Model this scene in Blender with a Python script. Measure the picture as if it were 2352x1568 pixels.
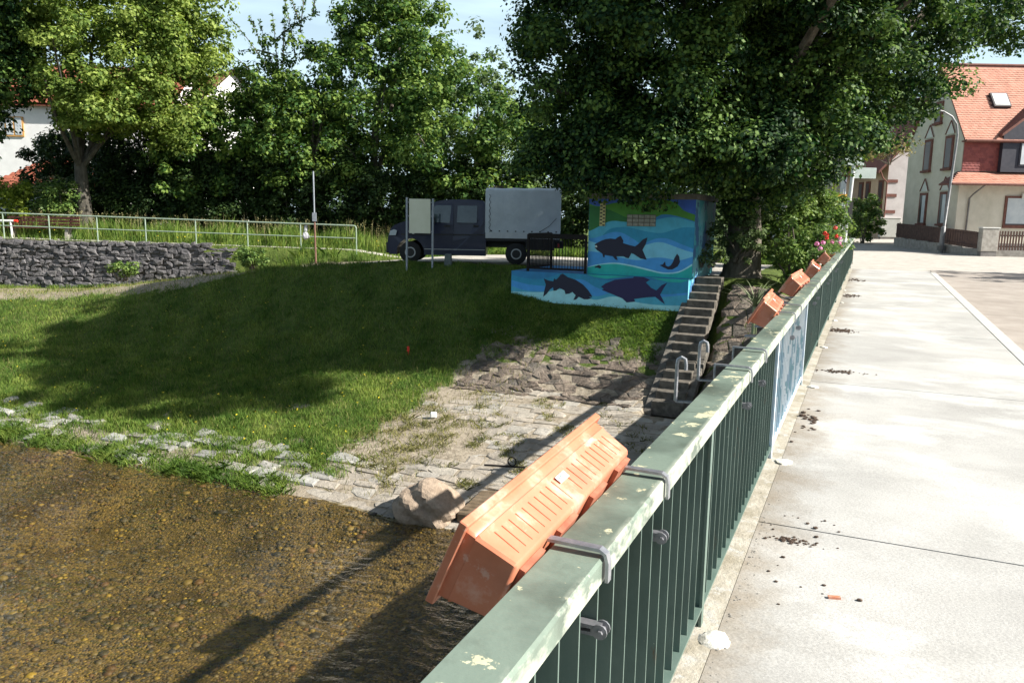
import bpy, math, random
import numpy as np
from mathutils import Vector, Matrix
for o in list(bpy.data.objects): bpy.data.objects.remove(o)
SC = bpy.context.scene
COL = SC.collection
random.seed(7)
RNG = np.random.default_rng(11)
R = math.radians

# ---------------------------------------------------------------- camera
# world: X = across the bridge (right), Y = along the bridge, Z = up, street level of the far bank = 0
FPX, PITCH, ROLL, YAW = 1800.0, R(9.0), R(1.0), R(24.25)
EYE = np.array([0, 0, 1.5])
RT = np.array([math.cos(YAW), math.sin(YAW), 0]); FH = np.array([-math.sin(YAW), math.cos(YAW), 0]); ZZ = np.array([0, 0, 1.0])
FW = FH*math.cos(PITCH)-ZZ*math.sin(PITCH); UP = FH*math.sin(PITCH)+ZZ*math.cos(PITCH)
R2 = RT*math.cos(ROLL)+UP*math.sin(ROLL); U2 = -RT*math.sin(ROLL)+UP*math.cos(ROLL)
cam = bpy.data.cameras.new('camera'); camo = bpy.data.objects.new('camera', cam); COL.objects.link(camo)
cam.sensor_width = 36; cam.lens = FPX/2352*36; cam.clip_start = 0.05; cam.clip_end = 3000
m = Matrix(((R2[0], U2[0], -FW[0]), (R2[1], U2[1], -FW[1]), (R2[2], U2[2], -FW[2]))).to_4x4()
m.translation = Vector(EYE); camo.matrix_world = m
SC.camera = camo

# ---------------------------------------------------------------- sky, sun, exposure
SUN_AZ, SUN_EL = R(82.0), R(35.9)
SUND = Vector((math.sin(SUN_AZ)*math.cos(SUN_EL), math.cos(SUN_AZ)*math.cos(SUN_EL), math.sin(SUN_EL)))
W = bpy.data.worlds.new('World'); SC.world = W; W.use_nodes = True
nt = W.node_tree; nt.nodes.clear()
wo = nt.nodes.new('ShaderNodeOutputWorld'); bg = nt.nodes.new('ShaderNodeBackground'); sk = nt.nodes.new('ShaderNodeTexSky')
sk.sky_type = 'NISHITA'; sk.sun_disc = False; sk.sun_elevation = SUN_EL; sk.sun_rotation = SUN_AZ
sk.altitude = 200; sk.air_density = 1.0; sk.dust_density = 2.6; sk.ozone_density = 1.0
bg.inputs['Strength'].default_value = 0.041
# thin cirrus
tc = nt.nodes.new('ShaderNodeTexCoord'); mp = nt.nodes.new('ShaderNodeMapping'); mp.inputs['Scale'].default_value = (1.2, 1.2, 5.0); mp.inputs['Rotation'].default_value = (0.25, 0.2, 0.3)
nz = nt.nodes.new('ShaderNodeTexNoise'); nz.inputs['Scale'].default_value = 2.2; nz.inputs['Detail'].default_value = 7; nz.inputs['Roughness'].default_value = 0.55; nz.inputs['Distortion'].default_value = 0.6
cr = nt.nodes.new('ShaderNodeValToRGB'); cr.color_ramp.elements[0].position = 0.42; cr.color_ramp.elements[0].color = (0.55, 0.55, 0.55, 1); cr.color_ramp.elements[1].position = 0.80
cr.color_ramp.elements[1].color = (1, 1, 1, 1)
mx = nt.nodes.new('ShaderNodeMix'); mx.data_type = 'RGBA'; mx.inputs[7].default_value = (14.0, 18.2, 20.4, 1)
nt.links.new(tc.outputs['Generated'], mp.inputs[0]); nt.links.new(mp.outputs[0], nz.inputs['Vector']); nt.links.new(nz.outputs[0], cr.inputs[0])
sx = nt.nodes.new('ShaderNodeSeparateXYZ'); nt.links.new(tc.outputs['Generated'], sx.inputs[0]); el = nt.nodes.new('ShaderNodeMapRange'); el.inputs[1].default_value = 0.12; el.inputs[2].default_value = 0.6; el.inputs[3].default_value = 0.85; el.inputs[4].default_value = 0.10; nt.links.new(sx.outputs[2], el.inputs[0])
vm = nt.nodes.new('ShaderNodeMath'); vm.operation = 'MULTIPLY'; nt.links.new(cr.outputs[0], vm.inputs[0]); nt.links.new(el.outputs[0], vm.inputs[1]); nt.links.new(vm.outputs[0], mx.inputs[0]); nt.links.new(sk.outputs[0], mx.inputs[6]); nt.links.new(mx.outputs[2], bg.inputs['Color'])
nt.links.new(bg.outputs[0], wo.inputs[0])
sl = bpy.data.lights.new('sun', 'SUN'); sl.energy = 5.0; sl.angle = R(0.55); sl.color = (1.0, 0.95, 0.86)
slo = bpy.data.objects.new('sun', sl); COL.objects.link(slo); slo.rotation_euler = (-SUND).to_track_quat('-Z', 'Y').to_euler(); slo.location = (30, 5, 40)
SC.view_settings.view_transform = 'Standard'; SC.view_settings.look = 'None'
SC.view_settings.exposure = 1.18; SC.view_settings.gamma = 1; SC.view_settings.use_curve_mapping = False
SC.cycles.max_bounces = 8; SC.cycles.transparent_max_bounces = 12; SC.cycles.caustics_reflective = False; SC.cycles.caustics_refractive = False

# ---------------------------------------------------------------- measuring helpers (photo point -> place on a known plane)
def ray(x, y): return R2*(x-1176)/FPX + U2*(784-y)/FPX + FW
def ony(x, y, v): r = ray(x, y); return EYE + r*(v/r[1])
def onx(x, y, v): r = ray(x, y); return EYE + r*(v/r[0])
def CW(cx, d, z): p = RT*cx+FH*d; return (p[0], p[1], z)
def CX(px, d): return (px-1176)*d/FPX

# ---------------------------------------------------------------- object helpers
def tag(o, label=None, cat=None, group=None, kind=None):
    if label: o['label'] = label
    if cat: o['category'] = cat
    if group: o['group'] = group
    if kind: o['kind'] = kind
    return o
def empty(name, loc, rz=0.0, **k):
    o = bpy.data.objects.new(name, None); o.location = loc; o.rotation_euler = (0, 0, rz); o.empty_display_size = 0.2
    COL.objects.link(o); return tag(o, **k)
def link(name, me, parent=None, loc=None, rot=None, scale=None):
    o = bpy.data.objects.new(name, me); COL.objects.link(o)
    if parent is not None: o.parent = parent
    if loc is not None: o.location = loc
    if rot is not None: o.rotation_euler = rot
    if scale is not None: o.scale = scale
    return o
def np_mesh(name, V, F, mat=None, smooth=False):
    V = np.asarray(V, dtype=np.float32).reshape(-1, 3); F = np.asarray(F, dtype=np.int32); k = F.shape[1]; n = len(F)
    me = bpy.data.meshes.new(name); me.vertices.add(len(V)); me.vertices.foreach_set('co', V.ravel())
    me.loops.add(n*k); me.loops.foreach_set('vertex_index', F.ravel())
    me.polygons.add(n); me.polygons.foreach_set('loop_start', np.arange(0, n*k, k, dtype=np.int32))
    try: me.polygons.foreach_set('loop_total', np.full(n, k, dtype=np.int32))
    except Exception: pass
    me.update(calc_edges=True); me.validate()
    if smooth: me.polygons.foreach_set('use_smooth', np.ones(n, dtype=bool))
    if mat: me.materials.append(mat)
    return me
def vrot(p, rz):
    c, s = math.cos(rz), math.sin(rz); return (p[0]*c-p[1]*s, p[0]*s+p[1]*c, p[2])
class MB:
    def __init__(s, origin=(0, 0, 0)): s.v = []; s.f = []; s.o = origin
    def add(s, vs, fs):
        n = len(s.v); o = s.o
        s.v += [(p[0]-o[0], p[1]-o[1], p[2]-o[2]) for p in vs]; s.f += [tuple(i+n for i in q) for q in fs]; return s
    def box(s, c, d, rz=0.0, M=None, taper=1.0):
        x, y, z = d[0]/2, d[1]/2, d[2]/2
        vs = [(-x, -y, -z), (x, -y, -z), (x, y, -z), (-x, y, -z), (-x*taper, -y*taper, z), (x*taper, -y*taper, z), (x*taper, y*taper, z), (-x*taper, y*taper, z)]
        if M is not None: vs = [tuple(M @ Vector(p)) for p in vs]
        elif rz: vs = [vrot(p, rz) for p in vs]
        vs = [(p[0]+c[0], p[1]+c[1], p[2]+c[2]) for p in vs]
        return s.add(vs, [(0, 3, 2, 1), (4, 5, 6, 7), (0, 1, 5, 4), (1, 2, 6, 5), (2, 3, 7, 6), (3, 0, 4, 7)])
    def tube(s, pts, r, n=8, caps=True):
        pts = [Vector(p) for p in pts]; rs = r if isinstance(r, (list, tuple)) else [r]*len(pts)
        vs = []; ref = None
        for i, p in enumerate(pts):
            d = (pts[min(i+1, len(pts)-1)]-pts[max(i-1, 0)]).normalized()
            if ref is None: ref = Vector((0, 0, 1)) if abs(d.z) < 0.9 else Vector((1, 0, 0))
            a = d.cross(ref).normalized(); b = a.cross(d).normalized(); ref = b
            for k in range(n):
                t = 2*math.pi*k/n; vs.append(tuple(p+(a*math.cos(t)+b*math.sin(t))*rs[i]))
        fs = []
        for i in range(len(pts)-1):
            for k in range(n): fs.append((i*n+k, i*n+(k+1) % n, (i+1)*n+(k+1) % n, (i+1)*n+k))
        if caps: fs += [tuple(range(n-1, -1, -1)), tuple((len(pts)-1)*n+k for k in range(n))]
        return s.add(vs, fs)
    def loop(s, path, secs):   # sweep: list of rings of equal length, closed rings, capped
        n = len(secs[0]); vs = [p for r_ in secs for p in r_]; fs = []
        for i in range(len(secs)-1):
            for k in range(n): fs.append((i*n+k, i*n+(k+1) % n, (i+1)*n+(k+1) % n, (i+1)*n+k))
        fs += [tuple(range(n-1, -1, -1)), tuple((len(secs)-1)*n+k for k in range(n))]
        return s.add(vs, fs)
    def prism(s, poly, fn, t0, t1):   # poly in 2D, fn(u,v,t)->3D
        n = len(poly); vs = [fn(u, v, t0) for u, v in poly]+[fn(u, v, t1) for u, v in poly]
        fs = [tuple(range(n-1, -1, -1)), tuple(range(n, 2*n))]+[(k, (k+1) % n, n+(k+1) % n, n+k) for k in range(n)]
        return s.add(vs, fs)
    def mesh(s, name, mat, smooth=False, bevel=0):
        me = bpy.data.meshes.new(name); me.from_pydata(s.v, [], s.f)
        import bmesh
        bm = bmesh.new(); bm.from_mesh(me); bmesh.ops.recalc_face_normals(bm, faces=bm.faces)
        if bevel:
            es = [e for e in bm.edges if len(e.link_faces) == 2 and e.calc_face_angle() > 0.5]
            bmesh.ops.bevel(bm, geom=es, offset=bevel, segments=1, affect='EDGES', profile=0.5)
        bm.to_mesh(me); bm.free()
        if smooth:
            for p in me.polygons: p.use_smooth = True
            try: me.set_sharp_from_angle(angle=R(40))
            except Exception: pass
        me.materials.append(mat); return me
    def build(s, name, mat, parent=None, smooth=False, bevel=0, loc=None, **k):
        o = link(name, s.mesh(name, mat, smooth, bevel), parent, loc if loc is not None else (s.o if parent is None else (0, 0, 0)))
        return tag(o, **k)
def copy_tree(o, parent=None):
    c = o.copy(); COL.objects.link(c)
    if parent: c.parent = parent
    for ch in list(o.children): copy_tree(ch, c)
    return c
# ---------------------------------------------------------------- materials
MATS = {}
def mat(name, c1, c2=None, scale=6.0, detail=6, rough=0.7, bump=0.0, bscale=None, metal=0.0, c3=None, s3=1.0, lo=0.35, hi=0.65, spec=0.5, t3=(0.55, 0.7), coat=0, coords='pos', lo_d=None, tr=0, stretch=None, distort=0.0):
    if name in MATS: return MATS[name]
    m = bpy.data.materials.new(name); m.use_nodes = True; n = m.node_tree.nodes; L = m.node_tree.links
    b = n['Principled BSDF']; b.inputs['Roughness'].default_value = rough; b.inputs['Metallic'].default_value = metal
    b.inputs['Specular IOR Level'].default_value = spec
    if coat: b.inputs['Coat Weight'].default_value = coat
    if tr: b.inputs['Transmission Weight'].default_value = tr
    if coords == 'pos': g = n.new('ShaderNodeNewGeometry'); src = g.outputs['Position']
    else: g = n.new('ShaderNodeTexCoord'); src = g.outputs['Object']
    if stretch:
        mp = n.new('ShaderNodeMapping'); mp.inputs['Scale'].default_value = stretch; L.new(src, mp.inputs[0]); src = mp.outputs[0]
    col = None
    if c2 is None: b.inputs['Base Color'].default_value = (*c1, 1)
    else:
        nz = n.new('ShaderNodeTexNoise'); nz.inputs['Scale'].default_value = scale; nz.inputs['Detail'].default_value = detail; nz.inputs['Roughness'].default_value = 0.6; nz.inputs['Distortion'].default_value = distort
        L.new(src, nz.inputs['Vector'])
        r = n.new('ShaderNodeValToRGB'); r.color_ramp.elements[0].position = lo; r.color_ramp.elements[1].position = hi
        r.color_ramp.elements[0].color = (*c1, 1); r.color_ramp.elements[1].color = (*c2, 1); L.new(nz.outputs[0], r.inputs[0]); col = r.outputs[0]
        if c3 is not None:
            n3 = n.new('ShaderNodeTexNoise'); n3.inputs['Scale'].default_value = s3; n3.inputs['Detail'].default_value = 8; n3.inputs['Roughness'].default_value = 0.65
            L.new(src, n3.inputs['Vector'])
            r3 = n.new('ShaderNodeValToRGB'); r3.color_ramp.elements[0].position = t3[0]; r3.color_ramp.elements[1].position = t3[1]; L.new(n3.outputs[0], r3.inputs[0])
            mx = n.new('ShaderNodeMix'); mx.data_type = 'RGBA'; L.new(r3.outputs[0], mx.inputs[0]); L.new(col, mx.inputs[6]); mx.inputs[7].default_value = (*c3, 1); col = mx.outputs[2]
        L.new(col, b.inputs['Base Color'])
    if bump:
        nb = n.new('ShaderNodeTexNoise'); nb.inputs['Scale'].default_value = bscale or scale*3; nb.inputs['Detail'].default_value = 8; nb.inputs['Roughness'].default_value = 0.65
        L.new(src, nb.inputs['Vector']); bp = n.new('ShaderNodeBump'); bp.inputs['Strength'].default_value = 1.0; bp.inputs['Distance'].default_value = bump
        L.new(nb.outputs[0], bp.inputs['Height']); L.new(bp.outputs[0], b.inputs['Normal'])
    MATS[name] = m; return m
def island_mat(name, cols, rough=0.7, bump=0.0, bscale=20, nscale=3.0, namt=0.35, spec=0.4):   # colour differs from piece to piece
    m = mat(name, cols[0], rough=rough, spec=spec, bump=bump, bscale=bscale); n = m.node_tree.nodes; L = m.node_tree.links; b = n['Principled BSDF']
    g = n.new('ShaderNodeNewGeometry'); oi = n.new('ShaderNodeObjectInfo')
    ad = n.new('ShaderNodeMath'); ad.operation = 'ADD'; L.new(g.outputs['Random Per Island'], ad.inputs[0]); L.new(oi.outputs['Random'], ad.inputs[1])
    fr = n.new('ShaderNodeMath'); fr.operation = 'FRACT'; L.new(ad.outputs[0], fr.inputs[0])
    r = n.new('ShaderNodeValToRGB'); e = r.color_ramp.elements
    while len(e) < len(cols): e.new(0.5)
    for i, c in enumerate(cols): e[i].position = i/(len(cols)-1); e[i].color = (*c, 1)
    L.new(fr.outputs[0], r.inputs[0])
    nz = n.new('ShaderNodeTexNoise'); nz.inputs['Scale'].default_value = nscale; nz.inputs['Detail'].default_value = 8; nz.inputs['Roughness'].default_value = 0.7; L.new(g.outputs['Position'], nz.inputs['Vector'])
    mr = n.new('ShaderNodeMapRange'); mr.inputs[1].default_value = 0.3; mr.inputs[2].default_value = 0.7; mr.inputs[3].default_value = 1-namt; mr.inputs[4].default_value = 1+namt; L.new(nz.outputs[0], mr.inputs[0])
    vm = n.new('ShaderNodeVectorMath'); vm.operation = 'SCALE'; L.new(r.outputs[0], vm.inputs[0]); L.new(mr.outputs[0], vm.inputs['Scale'])
    L.new(vm.outputs[0], b.inputs['Base Color']); return m
def add_layer(m, col, scale=4.0, stretch=(1, 1, 1), t=(0.55, 0.65), amt=0.8, edge_x=None):   # rust, grime, wear with a shape of its own
    n = m.node_tree.nodes; L = m.node_tree.links; b = n['Principled BSDF']; inp = b.inputs['Base Color']
    g = n.new('ShaderNodeNewGeometry'); mp = n.new('ShaderNodeMapping'); mp.inputs['Scale'].default_value = stretch; L.new(g.outputs['Position'], mp.inputs[0])
    nz = n.new('ShaderNodeTexNoise'); nz.inputs['Scale'].default_value = scale; nz.inputs['Detail'].default_value = 9; nz.inputs['Roughness'].default_value = 0.68; L.new(mp.outputs[0], nz.inputs['Vector'])
    r = n.new('ShaderNodeMapRange'); r.inputs[1].default_value = t[0]; r.inputs[2].default_value = t[1]; r.inputs[3].default_value = 0; r.inputs[4].default_value = amt; L.new(nz.outputs[0], r.inputs[0]); f = r.outputs[0]
    if edge_x:
        sx = n.new('ShaderNodeSeparateXYZ'); L.new(g.outputs['Position'], sx.inputs[0]); q = n.new('ShaderNodeMapRange'); q.inputs[1].default_value = edge_x[0]; q.inputs[2].default_value = edge_x[1]; L.new(sx.outputs[0], q.inputs[0])
        mu = n.new('ShaderNodeMath'); mu.operation = 'MULTIPLY'; L.new(f, mu.inputs[0]); L.new(q.outputs[0], mu.inputs[1]); f = mu.outputs[0]
    mx = n.new('ShaderNodeMix'); mx.data_type = 'RGBA'; L.new(f, mx.inputs[0])
    if inp.is_linked: L.new(inp.links[0].from_socket, mx.inputs[6])
    else: mx.inputs[6].default_value = inp.default_value[:]
    mx.inputs[7].default_value = (*col, 1); L.new(mx.outputs[2], inp); return m
def leaf_mat(name, dark, mid, bright, clump=1.1, trans=0.35, amt=0.5, rough=0.45):
    if name in MATS: return MATS[name]
    m = bpy.data.materials.new(name); m.use_nodes = True; n = m.node_tree.nodes; L = m.node_tree.links; b = n['Principled BSDF']; out = n['Material Output']
    g = n.new('ShaderNodeNewGeometry'); nz = n.new('ShaderNodeTexNoise'); nz.inputs['Scale'].default_value = clump; nz.inputs['Detail'].default_value = 3; L.new(g.outputs['Position'], nz.inputs['Vector'])
    a = n.new('ShaderNodeMath'); a.operation = 'MULTIPLY'; a.inputs[1].default_value = amt; L.new(g.outputs['Random Per Island'], a.inputs[0])
    b2 = n.new('ShaderNodeMath'); b2.operation = 'ADD'; L.new(a.outputs[0], b2.inputs[0]); L.new(nz.outputs[0], b2.inputs[1])
    r = n.new('ShaderNodeValToRGB'); e = r.color_ramp.elements; e.new(0.5)
    e[0].position = 0.4; e[0].color = (*dark, 1); e[1].position = 0.68; e[1].color = (*mid, 1); e[2].position = 0.93; e[2].color = (*bright, 1)
    L.new(b2.outputs[0], r.inputs[0]); L.new(r.outputs[0], b.inputs['Base Color']); b.inputs['Roughness'].default_value = rough+0.15; b.inputs['Specular IOR Level'].default_value = 0.2
    t = n.new('ShaderNodeBsdfTranslucent'); hs = n.new('ShaderNodeHueSaturation'); hs.inputs['Saturation'].default_value = 1.1; hs.inputs['Value'].default_value = 1.3; L.new(r.outputs[0], hs.inputs['Color']); L.new(hs.outputs[0], t.inputs[0])
    mx = n.new('ShaderNodeMixShader'); mx.inputs[0].default_value = trans; L.new(b.outputs[0], mx.inputs[1]); L.new(t.outputs[0], mx.inputs[2]); L.new(mx.outputs[0], out.inputs[0])
    MATS[name] = m; return m

# ---------------------------------------------------------------- terrain height
def sstep(a, b, x): t = np.clip((x-a)/(b-a), 0, 1); return t*t*(3-2*t)
def crest_z(n): return 0.02-1.75*sstep(12.5, 31, n)
def wall_y(x): return 21.3+(x+33.1)*0.449-0.45
def smooth_noise(x, y, f, seed=0):
    return (np.sin(x*f*1.7+seed)*np.cos(y*f*1.3+seed*2.1)+np.sin((x*0.8+y*0.6)*f*2.3+seed*1.7)+np.cos((x*0.5-y*0.9)*f*3.1+seed*0.7)*0.6)/2.6
def deck_z(y): return -0.375+0.0085*(np.clip(y, -40, 45)-3)
def terrain(x, y):
    x = np.asarray(x, float); y = np.asarray(y, float); n = -x
    zc = crest_z(n); sc = 20.5-1.4*sstep(10, 28, n); st = 16.2-1.2*sstep(12, 30, n)
    wl = 10.25+0.12*smooth_noise(x, y*0, 1.1, 3)
    zt = -2.5+0*x
    z = np.where(y < wl, -3.3-0.5*sstep(0, 0.7, wl-y), -3.3+(zt+3.3)*np.clip((y-wl)/(st-wl), 0, 1)**0.9)
    k = np.clip((y-st)/(sc-st), 0, 1); kk = k*0.55+0.45*k*k*(3-2*k)
    z = np.where(y > st, zt+(zc-zt)*kk, z)
    # steps cutting and upper levels
    up = np.where(x < -17.2, np.clip(0.25-(x+33)*0.0185, -0.02, 0.35), 0.0)
    w = np.clip((y-wall_y(x)-0.1+1.3*sstep(-22.6, -20.5, x))/(0.25+1.6*sstep(-22.6, -20.5, x)), 0, 1)*(1-sstep(-20.5, -17.0, x))
    z = z*(1-w)+up*w
    z = z+np.where(x > -17.2, 0, 0)
    far = sstep(-16, -13, x)*0
    z = z+0.035*np.clip(y-50, 0, 14)*sstep(-6, 0, x)
    amp = 0.05*sstep(10.4, 11.5, y)*(1-sstep(20.5, 22, y))*(1-0.7*((x > -9.5)*1.0))
    z = z-0.24*sstep(-9.2, -7.2, x)*(1-sstep(-3.6, -2.8, x))*sstep(16.8, 18.6, y)*(1-sstep(19.7, 20.0, y))
    z = z+smooth_noise(x, y, 1.3, 1)*amp+smooth_noise(x, y, 3.7, 5)*amp*0.4
    return z
def ground_z(x, y):
    x = np.asarray(x, float); y = np.asarray(y, float)
    z = terrain(x, y)
    zr = deck_z(y)-0.10-0.12*(1-sstep(31, 34, y))+0.09*sstep(36, 44, y)+0.035*np.clip(y-50, 0, 14)
    t = sstep(-2.6, -1.1, x)
    z = np.where(y > 17, np.minimum(z*(1-t)+zr*t, np.where(t > 0, z*(1-t)+zr*t, z)), np.minimum(z, 0))
    s = (x > -4.15)*(x < -3.2)*(y > 15.8)*(y < 20.9)
    return z-0.3*s
def gz(x, y): return float(ground_z(np.array([x]), np.array([y]))[0])

# masks: R grass, G sand/trodden, B asphalt
def band_n(x, y): return y-wall_y(x)
def masks(x, y):
    n = -x
    nzv = smooth_noise(x, y, 0.9, 2)*0.5+smooth_noise(x, y, 2.9, 8)*0.35+smooth_noise(x, y, 7.1, 4)*0.25
    grass = np.ones_like(x)
    sc = 20.5-1.4*sstep(10, 28, n)
    apron = sstep(-0.5, 0.5, (x+9.0+0.5*nzv+sstep(13, 10, y)*0.0))*(y < 17.2)
    rub = sstep(-0.3, 0.3, x+8.9+0.8*nzv)*(y >= 16.0)*(y < 18.3+0.4*nzv)
    strip = (1-sstep(10.9, 11.7, y+0.35*nzv))
    ramp = sstep(-0.2, 0.5, y-sc+1.1*(1-sstep(-21, -17, x))+0.45*nzv)*(1-sstep(-1.0, -0.2, band_n(x, y)+0.3*nzv))*(1-sstep(-14.5, -12.5, x))
    path = (x < -16.5)*(band_n(x, y) > 1.0)*(band_n(x, y) < 1.75+0.3*nzv)
    street = (x > -16.8)*(y > 22.0+0.25*(x+13)*(x < -8)+0.3*nzv)*(y < 28.5+0.4*nzv)*(x < -3.0)
    right = (x > -1.3+0.0*nzv)*(y > 19)+(y > 33.0)*(x > -3)
    bare = sstep(0.45, 0.75, nzv+0.25*(x > -15)*(y < 14))*0.75*(y < 16)
    sand = np.clip(np.maximum.reduce([apron*1.0, strip*0.75, ramp*0.8, rub*(0.55+0.5*smooth_noise(x, y, 2.6, 4)), bare]), 0, 1)
    asph = np.clip(path*1.0+street*1.0+right*1.0, 0, 1)
    sand = sand*(1-asph)
    g = np.clip(1-sand-asph, 0, 1)
    return g, sand, asph

# ---- ground material
def ground_material():
    m = bpy.data.materials.new('ground'); m.use_nodes = True; n = m.node_tree.nodes; L = m.node_tree.links; b = n['Principled BSDF']; b.inputs['Roughness'].default_value = 0.9; b.inputs['Specular IOR Level'].default_value = 0.2
    g = n.new('ShaderNodeNewGeometry'); at = n.new('ShaderNodeVertexColor'); at.layer_name = 'mask'; sp = n.new('ShaderNodeSeparateColor'); L.new(at.outputs[0], sp.inputs[0])
    def noise(sc, d=8, ro=0.65):
        z = n.new('ShaderNodeTexNoise'); z.inputs['Scale'].default_value = sc; z.inputs['Detail'].default_value = d; z.inputs['Roughness'].default_value = ro; L.new(g.outputs['Position'], z.inputs['Vector']); return z.outputs[0]
    def ramp(src, a, ca, c, cc, mid=None):
        r = n.new('ShaderNodeValToRGB'); e = r.color_ramp.elements; e[0].position = a; e[1].position = c; e[0].color = (*ca, 1); e[1].color = (*cc, 1)
        if mid: q = e.new(mid[0]); q.color = (*mid[1], 1)
        L.new(src, r.inputs[0]); return r.outputs[0]
    def mix(f, a, c):
        x = n.new('ShaderNodeMix'); x.data_type = 'RGBA'; L.new(f, x.inputs[0]); L.new(a, x.inputs[6]); L.new(c, x.inputs[7]); return x.outputs[2]
    grass = ramp(noise(3.5), 0.3, (0.035, 0.055, 0.012), 0.72, (0.13, 0.15, 0.04), (0.5, (0.075, 0.11, 0.022)))
    sand = ramp(noise(9), 0.3, (0.17, 0.14, 0.10), 0.7, (0.38, 0.33, 0.26), (0.5, (0.28, 0.24, 0.185)))
    asph = ramp(noise(2.2), 0.3, (0.36, 0.335, 0.30), 0.7, (0.50, 0.475, 0.43))
    # ragged edges
    rg = n.new('ShaderNodeMath'); rg.operation = 'ADD'; rn = noise(6); mm = n.new('ShaderNodeMath'); mm.operation = 'MULTIPLY_ADD'; L.new(rn, mm.inputs[0]); mm.inputs[1].default_value = 1.4; mm.inputs[2].default_value = -0.7
    L.new(sp.outputs[1], rg.inputs[0]); L.new(mm.outputs[0], rg.inputs[1])
    rr = n.new('ShaderNodeMapRange'); rr.inputs[1].default_value = 0.4; rr.inputs[2].default_value = 0.6; L.new(rg.outputs[0], rr.inputs[0])
    c = mix(rr.outputs[0], grass, sand)
    ab = n.new('ShaderNodeMapRange'); ab.inputs[1].default_value = 0.45; ab.inputs[2].default_value = 0.55; L.new(sp.outputs[2], ab.inputs[0])
    c = mix(ab.outputs[0], c, asph); L.new(c, b.inputs['Base Color'])
    bp = n.new('ShaderNodeBump'); bp.inputs['Distance'].default_value = 0.03; L.new(noise(14), bp.inputs['Height']); L.new(bp.outputs[0], b.inputs['Normal'])
    return m
def axis(parts):
    a = []
    for (s, e, st) in parts: a += list(np.arange(s, e, st))
    return np.array(a)
xs = axis([(-700, -120, 40), (-120, -60, 6), (-60, -36, 1.0), (-36, -1, 0.16), (-1, 14, 0.5), (14, 60, 3), (60, 700, 40)]); xs = np.append(xs, 700)
ys = axis([(9.7, 22, 0.14), (22, 30, 0.22), (30, 60, 0.8), (60, 140, 5), (140, 1500, 80)]); ys = np.append(ys, 1500)
GX, GY = np.meshgrid(xs, ys); GZv = ground_z(GX, GY)
nx, ny = len(xs), len(ys); idx = np.arange(nx*ny).reshape(ny, nx)
F = np.stack([idx[:-1, :-1], idx[:-1, 1:], idx[1:, 1:], idx[1:, :-1]], -1).reshape(-1, 4)
me = np_mesh('ground', np.stack([GX, GY, GZv], -1), F, ground_material(), True)
g_, s_, a_ = masks(GX.ravel(), GY.ravel())
ca = me.color_attributes.new('mask', 'FLOAT_COLOR', 'POINT'); ca.data.foreach_set('color', np.stack([g_, s_, a_, np.ones_like(g_)], -1).astype(np.float32).ravel())
tag(link('ground', me), 'grassy river bank, sandy ramp and pale street surface', kind='structure')

# ---- river bed and stream
def bed_material():
    m = bpy.data.materials.new('river_gravel'); m.use_nodes = True; n = m.node_tree.nodes; L = m.node_tree.links; b = n['Principled BSDF']; b.inputs['Roughness'].default_value = 0.8; b.inputs['Specular IOR Level'].default_value = 0.1
    g = n.new('ShaderNodeNewGeometry'); v = n.new('ShaderNodeTexVoronoi'); v.inputs['Scale'].default_value = 27; L.new(g.outputs['Position'], v.inputs['Vector'])
    r = n.new('ShaderNodeValToRGB'); e = r.color_ramp.elements; sp = n.new('ShaderNodeSeparateColor'); L.new(v.outputs['Color'], sp.inputs[0]); L.new(sp.outputs[0], r.inputs[0])
    e[0].position = 0; e[0].color = (0.13, 0.095, 0.05, 1); e[1].position = 1; e[1].color = (0.62, 0.42, 0.12, 1)
    for p, c in ((0.35, (0.26, 0.19, 0.09)), (0.6, (0.36, 0.26, 0.11)), (0.85, (0.46, 0.31, 0.11))): q = e.new(p); q.color = (*c, 1)
    nz = n.new('ShaderNodeTexNoise'); nz.inputs['Scale'].default_value = 0.8; nz.inputs['Detail'].default_value = 6; L.new(g.outputs['Position'], nz.inputs['Vector'])
    mr = n.new('ShaderNodeMapRange'); mr.inputs[1].default_value = 0.3; mr.inputs[2].default_value = 0.7; mr.inputs[3].default_value = 0.14; mr.inputs[4].default_value = 0.60; L.new(nz.outputs[0], mr.inputs[0])
    sc = n.new('ShaderNodeVectorMath'); sc.operation = 'SCALE'; L.new(r.outputs[0], sc.inputs[0]); L.new(mr.outputs[0], sc.inputs['Scale']); L.new(sc.outputs[0], b.inputs['Base Color'])
    bp = n.new('ShaderNodeBump'); bp.inputs['Distance'].default_value = 0.02; bp.inputs['Strength'].default_value = 1; bp.invert = True; L.new(v.outputs['Distance'], bp.inputs['Height']); L.new(bp.outputs[0], b.inputs['Normal'])
    return m
bx = np.concatenate([np.arange(-90, -30, 3), np.arange(-30, 12, 0.2), np.arange(12, 40, 3)]); by = np.arange(-16, 10.45, 0.2)
BX, BY = np.meshgrid(bx, by)
BZ = -3.72+0.05*smooth_noise(BX, BY, 0.8, 3)+0.02*smooth_noise(BX, BY, 5, 1)+0.42*sstep(8.2, 10.3, BY)
nx2, ny2 = len(bx), len(by); idx = np.arange(nx2*ny2).reshape(ny2, nx2)
F = np.stack([idx[:-1, :-1], idx[:-1, 1:], idx[1:, 1:], idx[1:, :-1]], -1).reshape(-1, 4)
tag(link('river_bed', np_mesh('river_bed', np.stack([BX, BY, BZ], -1), F, bed_material(), True)), 'brown and yellow gravel bed of the shallow stream', kind='structure')
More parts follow.
